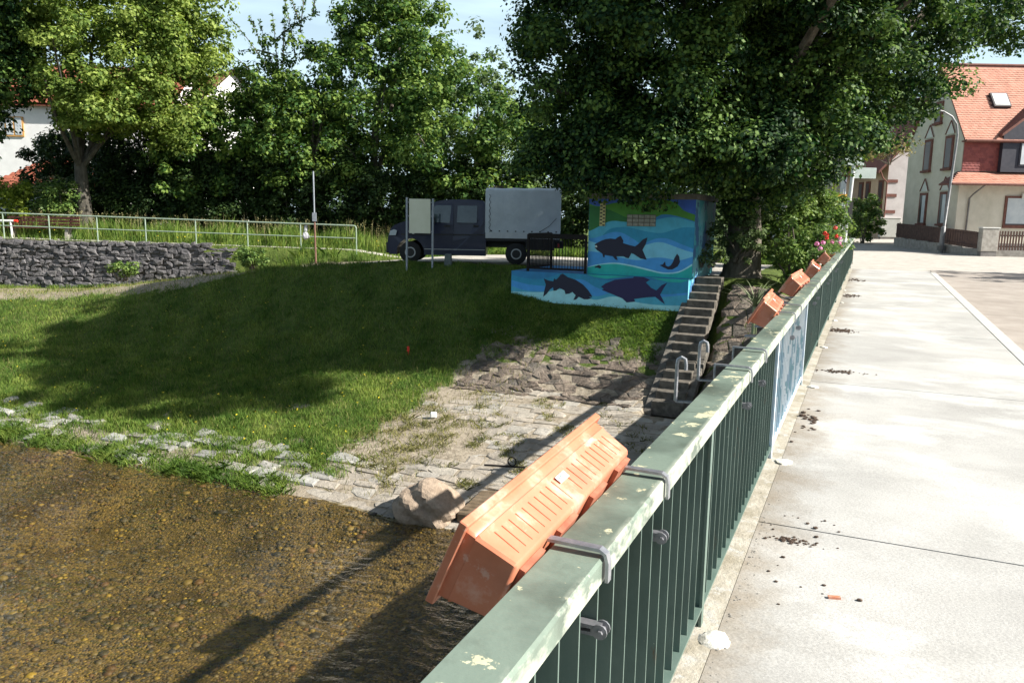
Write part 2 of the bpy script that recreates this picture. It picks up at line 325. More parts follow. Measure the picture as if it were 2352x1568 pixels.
def rock_mesh(seed, sub=1, flat=0.6, jit=1.0):
    import bmesh
    bm = bmesh.new(); bmesh.ops.create_icosphere(bm, subdivisions=sub, radius=1)
    r = random.Random(seed)
    for v in bm.verts: v.co *= 1+(r.uniform(0.75, 1.15)-1)*jit; v.co.z *= flat
    V = np.array([v.co[:] for v in bm.verts]); Fq = np.array([[v.index for v in f.verts] for f in bm.faces]); bm.free(); return V, Fq
def scatter_rocks(name, P, S, matl, seeds=4, sub=1, flat=0.5, **k):
    Vs, Fs = [], []; base = 0
    pr = [rock_mesh(i+31, sub, flat) for i in range(seeds)]
    for j in range(seeds):
        sel = np.arange(len(P)) % seeds == j; p = P[sel]; s = S[sel]; V, Fq = pr[j]
        a = RNG.uniform(0, 6.28, len(p)); ex = RNG.uniform(0.7, 1.35, len(p)); c, sn = np.cos(a), np.sin(a)
        X = V[None, :, 0]*(s*ex)[:, None]; Y = V[None, :, 1]*s[:, None]; Zc = V[None, :, 2]*s[:, None]
        out = np.stack([X*c[:, None]-Y*sn[:, None]+p[:, 0:1], X*sn[:, None]+Y*c[:, None]+p[:, 1:2], Zc+p[:, 2:3]], -1)
        Vs.append(out.reshape(-1, 3)); Fs.append((Fq[None]+(np.arange(len(p))*len(V))[:, None, None]).reshape(-1, 3)+base); base += len(p)*len(V)
    return tag(link(name, np_mesh(name, np.concatenate(Vs), np.concatenate(Fs), matl)), kind='stuff', **k)
gravel_m = island_mat('gravel_pebbles', [(0.025, 0.022, 0.017), (0.05, 0.04, 0.023), (0.26, 0.175, 0.025), (0.04, 0.034, 0.025), (0.08, 0.068, 0.045), (0.12, 0.06, 0.022), (0.032, 0.028, 0.022), (0.05, 0.04, 0.024), (0.17, 0.12, 0.035), (0.07, 0.062, 0.05)], rough=0.6, nscale=0.9, namt=0.45)
N = 34000
px_ = RNG.uniform(-17, -2.5, N); py_ = RNG.uniform(2.5, 10.25, N)**1.0
pz_ = -3.72+0.05*smooth_noise(px_, py_, 0.8, 3)+0.42*sstep(8.2, 10.3, py_)
pz_ = np.where(py_ > 9.0, np.maximum(pz_, ground_z(px_, py_)), pz_)
S_ = np.clip(RNG.lognormal(-3.95, 0.5, N), 0.012, 0.10)
scatter_rocks('river_pebbles', np.stack([px_, py_, pz_+S_*0.02], -1), S_, gravel_m, sub=1, flat=0.38, label='pebbles of all sizes covering the bed of the clear shallow stream')
def water_material():
    m = bpy.data.materials.new('water'); m.use_nodes = True; n = m.node_tree.nodes; L = m.node_tree.links; n.remove(n['Principled BSDF']); out = n['Material Output']
    t = n.new('ShaderNodeBsdfTransparent'); t.inputs[0].default_value = (0.90, 0.87, 0.76, 1); gl = n.new('ShaderNodeBsdfGlossy'); gl.inputs['Roughness'].default_value = 0.03
    g = n.new('ShaderNodeNewGeometry'); dt = n.new('ShaderNodeVectorMath'); dt.operation = 'DOT_PRODUCT'; ab = n.new('ShaderNodeMath'); ab.operation = 'ABSOLUTE'; om = n.new('ShaderNodeMath'); om.operation = 'SUBTRACT'; om.inputs[0].default_value = 1.0; om.use_clamp = True; pw = n.new('ShaderNodeMath'); pw.operation = 'POWER'; pw.inputs[1].default_value = 5.0; fr = n.new('ShaderNodeMath'); fr.operation = 'MULTIPLY_ADD'; fr.inputs[1].default_value = 0.95; fr.inputs[2].default_value = 0.03
    L.new(g.outputs['Incoming'], dt.inputs[1]); L.new(dt.outputs['Value'], ab.inputs[0]); L.new(ab.outputs[0], om.inputs[1]); L.new(om.outputs[0], pw.inputs[0]); L.new(pw.outputs[0], fr.inputs[0])
    mp = n.new('ShaderNodeMapping'); mp.inputs['Scale'].default_value = (1.0, 1.7, 1); L.new(g.outputs['Position'], mp.inputs[0])
    n1 = n.new('ShaderNodeTexNoise'); n1.inputs['Scale'].default_value = 4.2; n1.inputs['Detail'].default_value = 5; n1.inputs['Roughness'].default_value = 0.6; n1.inputs['Distortion'].default_value = 0.6; L.new(mp.outputs[0], n1.inputs['Vector'])
    n2 = n.new('ShaderNodeTexNoise'); n2.inputs['Scale'].default_value = 0.5; n2.inputs['Detail'].default_value = 2; L.new(g.outputs['Position'], n2.inputs['Vector'])
    mr = n.new('ShaderNodeMapRange'); mr.inputs[1].default_value = 0.35; mr.inputs[2].default_value = 0.65; mr.inputs[3].default_value = 0.008; mr.inputs[4].default_value = 0.05; L.new(n2.outputs[0], mr.inputs[0])
    bp = n.new('ShaderNodeBump'); L.new(mr.outputs[0], bp.inputs['Distance']); L.new(n1.outputs[0], bp.inputs['Height'])
    L.new(bp.outputs[0], dt.inputs[0]); L.new(bp.outputs[0], gl.inputs['Normal'])
    mx = n.new('ShaderNodeMixShader'); L.new(fr.outputs[0], mx.inputs[0]); L.new(t.outputs[0], mx.inputs[1]); L.new(gl.outputs[0], mx.inputs[2]); df = n.new('ShaderNodeBsdfDiffuse'); df.inputs[0].default_value = (0.13, 0.10, 0.045, 1); m2 = n.new('ShaderNodeMixShader'); m2.inputs[0].default_value = 0.05; L.new(t.outputs[0], m2.inputs[1]); L.new(df.outputs[0], m2.inputs[2]); L.new(m2.outputs[0], mx.inputs[1]); L.new(mx.outputs[0], out.inputs[0])
    return m
tag(link('water', np_mesh('water', [(-90, -16, -3.3), (40, -16, -3.3), (40, 11, -3.3), (-90, 11, -3.3)], [(0, 1, 2, 3)], water_material())), 'clear shallow stream flowing under the bridge', kind='structure')

# ---------------------------------------------------------------- stones laid one by one
def stone_np(poly, P, h, inset=0.18, jit=0.012, rnd=random):
    n = len(poly); cx = sum(p[0] for p in poly)/n; cy = sum(p[1] for p in poly)/n
    V = [P(u, v, -0.10) for u, v in poly]
    V += [P(u, v, h*rnd.uniform(0.45, 0.8)) for u, v in poly]
    V += [P(u+(cx-u)*inset+rnd.uniform(-jit, jit), v+(cy-v)*inset+rnd.uniform(-jit, jit), h*rnd.uniform(0.75, 1.2)) for u, v in poly]
    V += [P(cx+rnd.uniform(-jit, jit), cy+rnd.uniform(-jit, jit), h*rnd.uniform(0.85, 1.3))]
    f = []
    for k in range(n):
        j = (k+1) % n; f += [(k, j, n+j, n+k), (n+k, n+j, 2*n+j, 2*n+k), (2*n+k, 2*n+j, 3*n)]
    return V, f
def lay(parent, name, cells, P, matl, gap=0.012, limit=300, inset=0.18, origin=(0, 0, 0), rough=0.012):
    """cells: (poly, height). nearest to the lens stay separate objects, the rest one part"""
    o = Vector(origin); items = []
    for poly, h in cells:
        n = len(poly); cx = sum(p[0] for p in poly)/n; cy = sum(p[1] for p in poly)/n
        q = [(cx+(u-cx)*(1-gap/max(0.03, math.hypot(u-cx, v-cy))), cy+(v-cy)*(1-gap/max(0.03, math.hypot(u-cx, v-cy)))) for u, v in poly]
        d = (Vector(P(cx, cy, 0))-Vector(EYE)); u0 = poly[0]; u2 = poly[len(poly)//2]; sz = math.dist(u0, u2)
        vis = 1.0 if abs(math.atan2(d.x, d.y)+YAW) < 0.62 else 0.2
        items.append((-sz/d.length*vis, q, h))
    items.sort(key=lambda t: t[0]); rest = MB(origin)
    for i, (_, q, h) in enumerate(items):
        V, f = stone_np(q, P, h, inset, rough)
        if i < limit:
            b = MB(origin); b.add(V, f); b.build(name, matl, parent)
        else: rest.add(V, f)
    if rest.v: rest.build(name+'_rest', matl, parent, kind='stuff')
def brick_cells(u0, u1, v0, v1, du, dv, jit=0.25, h=(0.03, 0.06), keep=None, cut=0.4):
    cells = []; v = v0; r = 0
    while v < v1:
        dvv = dv*random.uniform(0.8, 1.2); u = u0-random.uniform(0, du)
        while u < u1:
            w = du*random.uniform(0.6, 1.45)
            j = lambda: random.uniform(-jit, jit)*0.35
            p = [(u+j()*dv, v+j()*dv), (u+w+j()*dv, v+j()*dv), (u+w+j()*dv, v+dvv+j()*dv), (u+j()*dv, v+dvv+j()*dv)]
            if random.random() < cut:
                k = random.randrange(4); a = p[k]; b0 = p[k-1]; b1 = p[(k+1) % 4]; t = random.uniform(0.2, 0.45)
                p[k:k+1] = [(a[0]+(b0[0]-a[0])*t, a[1]+(b0[1]-a[1])*t), (a[0]+(b1[0]-a[0])*t, a[1]+(b1[1]-a[1])*t)]
            if keep is None or keep(u+w/2, v+dvv/2): cells.append((p, random.uniform(*h)))
            u += w
        v += dvv; r += 1
    return cells
def on_ground(u, v, h): return (u, v, gz(u, v)+h)
GNDC = {}
pale_stone = island_mat('pale_sandstone', [(0.27, 0.24, 0.20), (0.33, 0.295, 0.25), (0.30, 0.265, 0.22), (0.35, 0.325, 0.28), (0.31, 0.29, 0.26)], rough=0.95, bump=0.03, bscale=11, nscale=2.6, namt=0.35)
grey_stone = island_mat('grey_riverbank_stone', [(0.21, 0.205, 0.19), (0.31, 0.305, 0.285), (0.27, 0.25, 0.215), (0.34, 0.34, 0.32)], rough=0.9, bump=0.012, bscale=16, nscale=6, namt=0.35)
rubble_stone = island_mat('weathered_rubble', [(0.11, 0.09, 0.075), (0.18, 0.145, 0.115), (0.15, 0.118, 0.095), (0.22, 0.18, 0.145), (0.10, 0.09, 0.078)], rough=0.95, bump=0.09, bscale=8, nscale=3.2, namt=0.6)
wall_stone = island_mat('dark_wall_stone', [(0.09, 0.086, 0.092), (0.12, 0.115, 0.122), (0.155, 0.148, 0.152), (0.10, 0.096, 0.102), (0.18, 0.172, 0.172)], rough=0.95, bump=0.08, bscale=7, nscale=4, namt=0.45)

# stone apron running down to the water
ap = empty('stone_apron', (-6, 13, gz(-6, 13)), label='apron of worn pale sandstone slabs between the lawn and the bridge shadow', cat='paving')
def P_ap(u, v, h): return (u, v, gz(u, v)+h)
lay(ap, 'stone', brick_cells(-8.7, -0.4, 10.15, 16.1, 0.44, 0.25, jit=0.8, h=(-0.004, 0.026), cut=0.9, keep=lambda u, v: u > -8.7+0.5*math.sin(v*2.1)+(0.2 if v > 15 else 0) and ((u+8.2)/1.7)**2+((v-13.0)/1.3)**2 > 1+0.3*math.sin(u*9+v*7)), P_ap, pale_stone, 0.007, 300, origin=(-6, 13, gz(-6, 13)), rough=0.03)
# cobbled edge along the waterline
cb = empty('stone_edging', (-14, 10.6, gz(-14, 10.6)), label='band of grey stones half sunk in grass along the water edge', cat='stone edging')
lay(cb, 'stone', brick_cells(-30, -8.9, 10.25, 11.85, 0.44, 0.27, jit=0.5, cut=0.7, h=(0.03, 0.07), keep=lambda u, v: random.random() < (0.62 if v > 10.6 else 0.3)*(1.0 if math.sin(u*0.9+v)+math.sin(u*2.3) > -0.5 else 0.35)), P_ap, grey_stone, 0.012, 300, origin=(-14, 10.6, gz(-14, 10.6)), rough=0.04)
# rubble pitching on the steep bank beside the stairs
rb = empty('rubble_bank', (-6.5, 17.5, gz(-6.5, 17.5)), label='steep bank faced with rough brown rubble stones beside the stairs', cat='stone bank')
def voro_cells(u0, u1, v0, v1, du, dv, h):
    nu, nv = int((u1-u0)/du)+1, int((v1-v0)/dv)+1
    G = [[(u0+i*du+(0.5*du if j % 2 else 0)+random.uniform(-.27, .27)*du, v0+j*dv+random.uniform(-.27, .27)*dv) for i in range(nu+1)] for j in range(nv+1)]
    out = []
    for j in range(nv):
        for i in range(nu): out.append(([G[j][i], G[j][i+1], G[j+1][i+1], G[j+1][i]], random.uniform(*h)))
    return out
lay(rb, 'stone', [c for c in voro_cells(-8.8, -4.2, 16.0, 19.4, 0.24, 0.165, (-0.02, 0.065)) if c[0][2][0] < -4.2 and sum(p[1] for p in c[0])/4 < 18.15+0.25*math.sin(c[0][0][0]*3)+0.1*(c[0][0][0]+6)], P_ap, rubble_stone, 0.008, 300, origin=(-6.5, 17.5, gz(-6.5, 17.5)), rough=0.035, inset=0.25)
rb2 = empty('rubble_bank', (-1.9, 17.5, gz(-1.9, 17.5)), label='strip of stone pitching between the stairs and the bridge', cat='stone bank')
lay(rb2, 'stone', [c for c in voro_cells(-3.15, -0.6, 15.9, 20.0, 0.30, 0.24, (0.0, 0.06)) if c[0][0][0] > -3.16], P_ap, rubble_stone, 0.014, 300, origin=(-1.9, 17.5, gz(-1.9, 17.5)), rough=0.03)

# retaining wall on the left
RW_D = Vector((1, 0.449, 0)).normalized(); RW_N = Vector((RW_D.y, -RW_D.x, 0)); RW_O = Vector((-48, wall_y(-48), 0))
wv = tag(empty('retaining_wall', tuple(RW_O)), 'rough dark grey rubble retaining wall below the green pipe railing', 'wall')
def P_wall(u, v, h): p = RW_O+RW_D*u+RW_N*(h*0.9+0.03); return (p.x, p.y, v)
def wall_cells():
    out = []
    for c in brick_cells(6, 26.2, -2.1, 0.42, 0.30, 0.17, jit=1.0, h=(0.0, 0.14), cut=0.9):
        u = sum(p[0] for p in c[0])/len(c[0]); v = sum(p[1] for p in c[0])/len(c[0]); x = RW_O.x+RW_D.x*u; y = RW_O.y+RW_D.y*u
        top = float(np.clip(0.25-(x+33)*0.0185, -0.02, 0.35))+0.03; bot = gz(x+RW_N.x*0.5, y+RW_N.y*0.5)-0.15
        if bot < v < top: out.append(c)
    return out
lay(wv, 'stone', wall_cells(), P_wall, wall_stone, 0.006, 300, origin=tuple(RW_O), rough=0.03)
bk = MB(tuple(RW_O)); ang = math.atan2(RW_D.y, RW_D.x)
for k in range(20):
    p = RW_O+RW_D*(k+5.5)-RW_N*0.17; top = float(np.clip(0.25-(p.x+33)*0.0185, -0.02, 0.35))
    bk.box((p.x, p.y, top-1.4), (1.0, 0.36, 2.8), ang)
bk.build('mortar_core', mat('wall_core', (0.05, 0.045, 0.04), (0.09, 0.08, 0.07)), wv)
# ---------------------------------------------------------------- bridge deck, pavement, road
def dz(y): return float(deck_z(y))
conc = mat('pavement_concrete', (0.355, 0.35, 0.335), (0.435, 0.43, 0.415), scale=1.3, detail=10, rough=0.85, bump=0.004, bscale=60, c3=(0.54, 0.54, 0.525), s3=0.9, t3=(0.52, 0.66), stretch=(0.7, 1.1, 1), distort=0.5)
slabm = mat('bridge_concrete', (0.22, 0.21, 0.19), (0.32, 0.30, 0.27), scale=3, rough=0.9, bump=0.006)
bd = tag(empty('bridge_deck', (0, 8, -0.6)), 'concrete bridge deck with its pavement slabs and kerb', kind='structure')
def strip(mb, x0, x1, y0, y1, top, bot, n=8):
    for i in range(n):
        a = y0+(y1-y0)*i/n; b = y0+(y1-y0)*(i+1)/n
        mb.add([(x0, a, bot(a)), (x1, a, bot(a)), (x1, b, bot(b)), (x0, b, bot(b)), (x0, a, top(a)), (x1, a, top(a)), (x1, b, top(b)), (x0, b, top(b))],
               [(0, 3, 2, 1), (4, 5, 6, 7), (0, 1, 5, 4), (1, 2, 6, 5), (2, 3, 7, 6), (3, 0, 4, 7)] if n == 1 else [(4, 5, 6, 7), (0, 3, 2, 1), (1, 2, 6, 5), (3, 0, 4, 7)]+([(0, 1, 5, 4)] if i == 0 else [])+([(2, 3, 7, 6)] if i == n-1 else []))
    return mb
o8 = (0, 8, -0.6)
strip(MB(o8), -0.90, 9.9, -14, 24, lambda y: dz(y)-0.13, lambda y: dz(y)-0.75).build('girder_slab', slabm, bd)
strip(MB(o8), -0.92, -0.4985, -14, 31, lambda y: dz(y)-0.002, lambda y: dz(y)-0.3, 10).build('edge_beam', mat('edge_beam_concrete', (0.28, 0.25, 0.19), (0.46, 0.43, 0.37), scale=5, detail=10, rough=0.9, bump=0.01, bscale=30, c3=(0.42, 0.41, 0.38), s3=7, t3=(0.55, 0.62)), bd)
joints = [-9, -4.4, 0.2, 4.92, 9.58, 14.3, 19.0, 23.8, 31.2]
for a, b in zip(joints[:-1], joints[1:]):
    strip(MB(o8), -0.4955, 1.962, a+0.007, b-0.007, lambda y: dz(y), lambda y: dz(y)-0.14, 4).build('pavement_slab', conc, bd)
kerbm = mat('kerb_granite', (0.42, 0.41, 0.38), (0.55, 0.54, 0.51), scale=20, rough=0.8, bump=0.003)
y = -6.0
while y < 31:
    strip(MB(o8), 1.965, 2.165, y+0.004, y+0.996, lambda t: dz(t)+0.004, lambda t: dz(t)-0.2, 1).build('kerb_stone', kerbm, bd, bevel=0.012); y += 1.0
road = strip(MB((5, 10, -0.5)), 2.17, 9.9, -14, 34.0, lambda y: dz(y)-0.105, lambda y: dz(y)-0.2, 14)
road.build('road', mat('road_asphalt', (0.27, 0.235, 0.205), (0.36, 0.32, 0.285), scale=1.7, detail=10, rough=0.9, bump=0.004, bscale=90), None, label='pinkish grey asphalt carriageway beside the pavement', kind='structure')

# ---------------------------------------------------------------- bridge railing
def paint_mat(name, base, dark, chip, top=False):
    m = mat(name, base, dark, scale=2.6, detail=10, lo=0.42, hi=0.75, rough=0.42, bump=0.0015, bscale=40, c3=chip, s3=9 if top else 22, t3=(0.60, 0.608) if top else (0.69, 0.70), spec=0.5); return m
green = paint_mat('green_rail_paint', (0.175, 0.225, 0.185), (0.06, 0.08, 0.065), (0.55, 0.53, 0.36), True)
green2 = paint_mat('green_bar_paint', (0.115, 0.17, 0.145), (0.075, 0.115, 0.10), (0.40, 0.44, 0.34))
add_layer(green, (0.05, 0.055, 0.04), 1.6, (1, 1, 1), (0.52, 0.66), 0.55); add_layer(green, (0.40, 0.43, 0.36), 9, (1, 0.5, 1), (0.42, 0.52), 0.9, edge_x=(-0.590, -0.572))
add_layer(green2, (0.13, 0.07, 0.035), 11, (1, 1, 0.3), (0.63, 0.70), 0.8); add_layer(green2, (0.20, 0.25, 0.22), 3, (1, 1, 0.4), (0.5, 0.7), 0.4)
pblue = mat('pale_blue_paint', (0.55, 0.66, 0.76), (0.68, 0.74, 0.80), scale=7, detail=3, lo=0.45, hi=0.55, rough=0.5)
mblue = mat('mural_bar_paint', (0.34, 0.47, 0.58), (0.24, 0.41, 0.46), scale=5, detail=2, lo=0.4, hi=0.6, rough=0.5, c3=(0.70, 0.76, 0.80), s3=3, t3=(0.47, 0.49))
dkgr = mat('rusty_yellow_paint', (0.20, 0.16, 0.07), (0.30, 0.24, 0.12), scale=12, rough=0.6)
br = empty('bridge_railing', (-0.64, 3.5, dz(3.5)), label='long green painted steel railing on the bridge with flaking flat top rail', cat='railing'); bo = (-0.64, 3.5, dz(3.5))
posts = [-2.4, 0.58, 3.5, 6.33, 9.32, 12.25, 15.5, 18.75, 22.0, 25.2, 28.4, 31.6, 34.7]
for a, b in zip(posts[:-1], posts[1:]):
    A = a+0.002; B = b-0.002
    def cap(y): z = dz(y); return [(-0.567, y, z+0.945), (-0.567, y, z+1.003), (-0.574, y, z+1.012), (-0.713, y, z+1.012), (-0.72, y, z+1.003), (-0.72, y, z+0.945), (-0.712, y, z+0.945), (-0.712, y, z+0.985), (-0.575, y, z+0.985), (-0.575, y, z+0.945)]
    MB(bo).loop(None, [cap(A), cap((A+B)/2), cap(B)]).build('top_rail', green, br)
    blue = abs(a-6.33) < 0.01
    strip(MB(bo), -0.70, -0.575, A+0.01, B-0.01, lambda y: dz(y)+0.095, lambda y: dz(y)+0.083, 2).build('bottom_rail', pblue if blue else green2, br)
    nb = 19 if b < 20 else 19; g = (b-a)/20
    for k in range(1, 20):
        if b > 25 and k % 2: pass
        yb = a+g*k; z = dz(yb)
        MB(bo).box((-0.618, yb, z+0.52), (0.062, 0.0075, 0.848)).build('baluster', (mblue if blue else green2), br)
    # post
for i, y in enumerate(posts):
    z = dz(y); pm = pblue if abs(y-6.33) < .02 or abs(y-9.32) < .02 else (dkgr if y > 33 else green2)
    MB(bo).box((-0.5805, y, z+0.46), (0.0125, 0.050, 0.97)).build('post_flange', pm, br)
    MB(bo).box((-0.636, y, z+0.46), (0.097, 0.011, 0.97)).build('post', (green2 if pm is dkgr else (green2 if pm is green2 else pblue)), br)
mortar = mat('white_mortar', (0.55, 0.52, 0.45), (0.75, 0.73, 0.68), scale=18, rough=0.9, bump=0.01, bscale=40)
def blob(name, c, r, h, m, seed, parent=None, n=11, ex=1.0, **k):
    rr = random.Random(seed); b = MB(c); vs = []; 
    for ring, (f, zz) in enumerate(((1, 0), (0.86, 0.6), (0.45, 1.0))):
        for i in range(n): t = 2*math.pi*i/n; q = r*f*rr.uniform(0.75, 1.2); vs.append((c[0]+math.cos(t)*q*ex, c[1]+math.sin(t)*q, c[2]-0.004+h*zz*rr.uniform(0.8, 1.1)))
    vs.append((c[0], c[1], c[2]+h)); fs = []
    for q in range(2):
        for i in range(n): fs.append((q*n+i, q*n+(i+1) % n, (q+1)*n+(i+1) % n, (q+1)*n+i))
    for i in range(n): fs.append((2*n+i, 2*n+(i+1) % n, 3*n))
    b.add(vs, fs); return b.build(name, m, parent, smooth=True, **k)
for i, (y, r) in enumerate([(3.42, 0.08), (6.28, 0.075), (9.27, 0.07), (12.2, 0.06), (15.45, 0.055), (18.7, 0.055), (21.9, 0.05), (0.5, 0.1)]):
    blob('mortar_patch', (-0.492+0.02*(i % 3), y-0.03, dz(y)), r, 0.022, mortar, i+3, label=['white mortar lump at the foot of the nearest full railing post', 'white mortar lump at the foot of the post where the blue bay begins', 'white mortar lump at the foot of the post where the blue bay ends', 'mortar lump at the first post beyond the blue bay', 'mortar lump at the second post beyond the blue bay', 'mortar lump at the third post beyond the blue bay', 'mortar lump at the fourth post beyond the blue bay', 'mortar lump at the railing post beside the lens'][i], cat='mortar', group='mortar lumps at the railing posts', ex=0.9)

# ---------------------------------------------------------------- planter holders and planters
galv = mat('galvanised_steel', (0.32, 0.33, 0.37), (0.46, 0.47, 0.50), scale=40, rough=0.4, metal=0.75, bump=0.001)
galvd = mat('holder_dark_steel', (0.22, 0.23, 0.25), (0.32, 0.32, 0.35), scale=40, rough=0.45, metal=0.6)
def ribbon(mb, pts, w, t):      # flat bar in the x,z plane, width along y
    L_, R_ = [], []
    for i, p in enumerate(pts):
        a = Vector(pts[max(i-1, 0)]); b = Vector(pts[min(i+1, len(pts)-1)]); d = (b-a).normalized(); nn = Vector((-d.y, d.x)); p = Vector(p)
        L_.append(p+nn*t/2); R_.append(p-nn*t/2)
    for i in range(len(pts)-1):
        q = [L_[i], L_[i+1], R_[i+1], R_[i]]
        mb.add([(p.x, -w/2, p.y) for p in q]+[(p.x, w/2, p.y) for p in q], [(0, 1, 2, 3), (7, 6, 5, 4), (0, 4, 5, 1), (1, 5, 6, 2), (2, 6, 7, 3), (3, 7, 4, 0)])
    return mb
def make_holder(full):
    r = empty('planter_bracket', (0, 0, 0), cat='bracket', group='steel planter brackets hooked over the bridge railing')
    m = galv
    ribbon(MB(), [(0.088, -0.065), (0.088, -0.012), (0.082, 0.010), (0.066, 0.020), (-0.03, 0.0215), (-0.13, 0.022)], 0.027, 0.009).build('hook_bar', m, r)
    b = MB(); b.tube([(-0.125, 0, -0.004+0.02), (-0.125, 0, -0.20)], 0.007, 6); ribbon(b, [(0.05, -0.205), (-0.10, -0.215), (-0.335, -0.225), (-0.345, -0.22)], 0.03, 0.009)
    b.build('support_arm', m, r)
    b = MB(); b.tube([(-0.345, 0, -0.222), (-0.345, 0, 0.0), (-0.34, 0, 0.03), (-0.32, 0, 0.045), (-0.298, 0, 0.035), (-0.292, 0, 0.0), (-0.292, 0, -0.03)], 0.0115, 7); b.build('upright_hook', m, r, smooth=True)
    b = MB(); b.box((0.02, 0, -0.205), (0.11, 0.03, 0.03)); [b.tube([(0.075, s_, -0.205), (0.075, s_+0.005, -0.205)], 0.021, 12) for s_ in (-0.017, 0.012)]; b.tube([(0.078, -0.026, -0.205), (0.078, 0.026, -0.205)], 0.008, 6)
    b.build('clamp', galvd, r, smooth=True)
    return r
hsrc = make_holder(True); ytop = lambda y: dz(y)+1.012
hl = [(1.87, 'near the lower end of the closest planter'), (2.54, 'near the upper end of the closest planter'), (4.60, 'lower one of the pair without a planter'), (5.28, 'upper one of the pair without a planter'),
      (7.43, 'nearer one under the second planter'), (8.12, 'farther one under the second planter'), (10.5, 'nearer one under the third planter'), (11.2, 'farther one under the third planter'),
      (13.75, 'nearer one under the fourth planter'), (14.45, 'farther one under the fourth planter'), (16.9, 'nearer one under the fifth planter'), (17.6, 'farther one under the fifth planter'),
      (20.0, 'nearer one under the geraniums'), (20.7, 'farther one under the geraniums')]
for i, (y, t) in enumerate(hl):
    h = hsrc if i == 0 else copy_tree(hsrc)
    h.location = (-0.643, y, ytop(y))
    u_ = [c for c in h.children if c.name.startswith('upright_hook')][0]
    if i in (2, 3): u_.rotation_euler = (0, 0, 0); u_.location = (0, 0, 0)
    else:
        u_.rotation_euler = (0, R(82), 0); u_.location = (-0.345-(-0.345*math.cos(R(82))+(-0.222)*math.sin(R(82)))*1.0, 0, -0.222-(0.345*math.sin(R(82))*1.0-0.222*math.cos(R(82)))) 
    if True: h['label'] = 'grey steel bracket over the green railing, '+t
terra = mat('terracotta_plastic', (0.50, 0.17, 0.095), (0.58, 0.23, 0.14), scale=5, detail=6, rough=0.27, c3=(0.66, 0.46, 0.38), s3=5, t3=(0.55, 0.75), spec=0.5)
add_layer(terra, (0.30, 0.14, 0.09), 3.2, (1, 1, 1), (0.54, 0.70), 0.5); add_layer(terra, (0.66, 0.50, 0.42), 13, (1, 0.4, 1), (0.60, 0.66), 0.45)
terrad = mat('terracotta_grime', (0.30, 0.09, 0.05), (0.42, 0.15, 0.09), scale=20, rough=0.6)
stick = mat('sticker_white', (0.75, 0.78, 0.8), rough=0.5); sgrn = mat('sticker_print', (0.05, 0.25, 0.12), rough=0.5); sgry = mat('sticker_small_print', (0.4, 0.42, 0.45), rough=0.5)
soilm = mat('dark_soil', (0.05, 0.03, 0.02), (0.10, 0.065, 0.045), scale=30, rough=0.95, bump=0.01)
LEN = 0.975
def make_planter(detail=True):
    """local: X length, Y across, Z up (opening up); base at z=0"""
    r = empty('planter_box', (0, 0, 0), cat='planter', group='terracotta planters hanging on the bridge railing')
    H = 0.185
    def ring(hl_, hw, z): return [(-hl_, -hw, z), (hl_, -hw, z), (hl_, hw, z), (-hl_, hw, z)]
    L2 = LEN/2
    secs = [ring(L2-0.035, 0.088, 0.010), ring(L2-0.03, 0.094, 0.022), ring(L2-0.014, 0.1065, 0.130), ring(L2-0.0135, 0.109, 0.131), ring(L2-0.010, 0.113, H-0.002)]
    inner = [ring(L2-0.016, 0.107, H-0.002), ring(L2-0.036, 0.088, 0.03)]
    b = MB(); allr = secs+inner; vs = [p for q in allr for p in q]; fs = []
    for i in range(len(allr)-1):
        for k in range(4): fs.append((i*4+k, i*4+(k+1) % 4, (i+1)*4+(k+1) % 4, (i+1)*4+k))
    fs += [(3, 2, 1, 0), tuple((len(allr)-1)*4+k for k in range(4))]; b.add(vs, fs); b.build('box', terra, r, bevel=0.007, smooth=True)
    b = MB(); o2 = ring(L2+0.004, 0.132, H-0.024), ring(L2+0.006, 0.134, H), ring(L2-0.016, 0.111, H+0.0005), ring(L2-0.014, 0.111, H-0.022)
    vs = [p for q in o2 for p in q]; fs = []
    for i in range(4):
        for k in range(4): fs.append((i*4+k, i*4+(k+1) % 4, ((i+1) % 4)*4+(k+1) % 4, ((i+1) % 4)*4+k))
    b.add(vs, fs); b.build('rim', terra, r, bevel=0.003)
    b = MB()
    for x in (-0.37, -0.13, 0.13, 0.37): MB().box((x, 0, 0.001), (0.13, 0.15, 0.016)).build('foot_rail', terrad, r)
    if detail:
        for sgn in (1, -1):
            for k in range(21):
                if k == 10: continue
                x = (k-10)*0.041
                b = MB(); y0, z0, y1, z1 = 0.0952, 0.030, 0.1050, 0.118
                b.add([(x-.0024, sgn*(y0-.004), z0), (x+.0024, sgn*(y0-.004), z0), (x+.0024, sgn*(y1-.004), z1), (x-.0024, sgn*(y1-.004), z1), (x-.001, sgn*(y0+.0022), z0+.004), (x+.001, sgn*(y0+.0022), z0+.004), (x+.001, sgn*(y1+.0022), z1-.006), (x-.001, sgn*(y1+.0022), z1-.006)],
                      [(4, 5, 6, 7), (0, 1, 5, 4), (1, 2, 6, 5), (2, 3, 7, 6), (3, 0, 4, 7)]); b.build('rib', terra, r)
    b = MB(); b.box((0, 0, 0.125), (LEN-0.06, 0.165, 0.01)); 
    return r
psrc = make_planter()
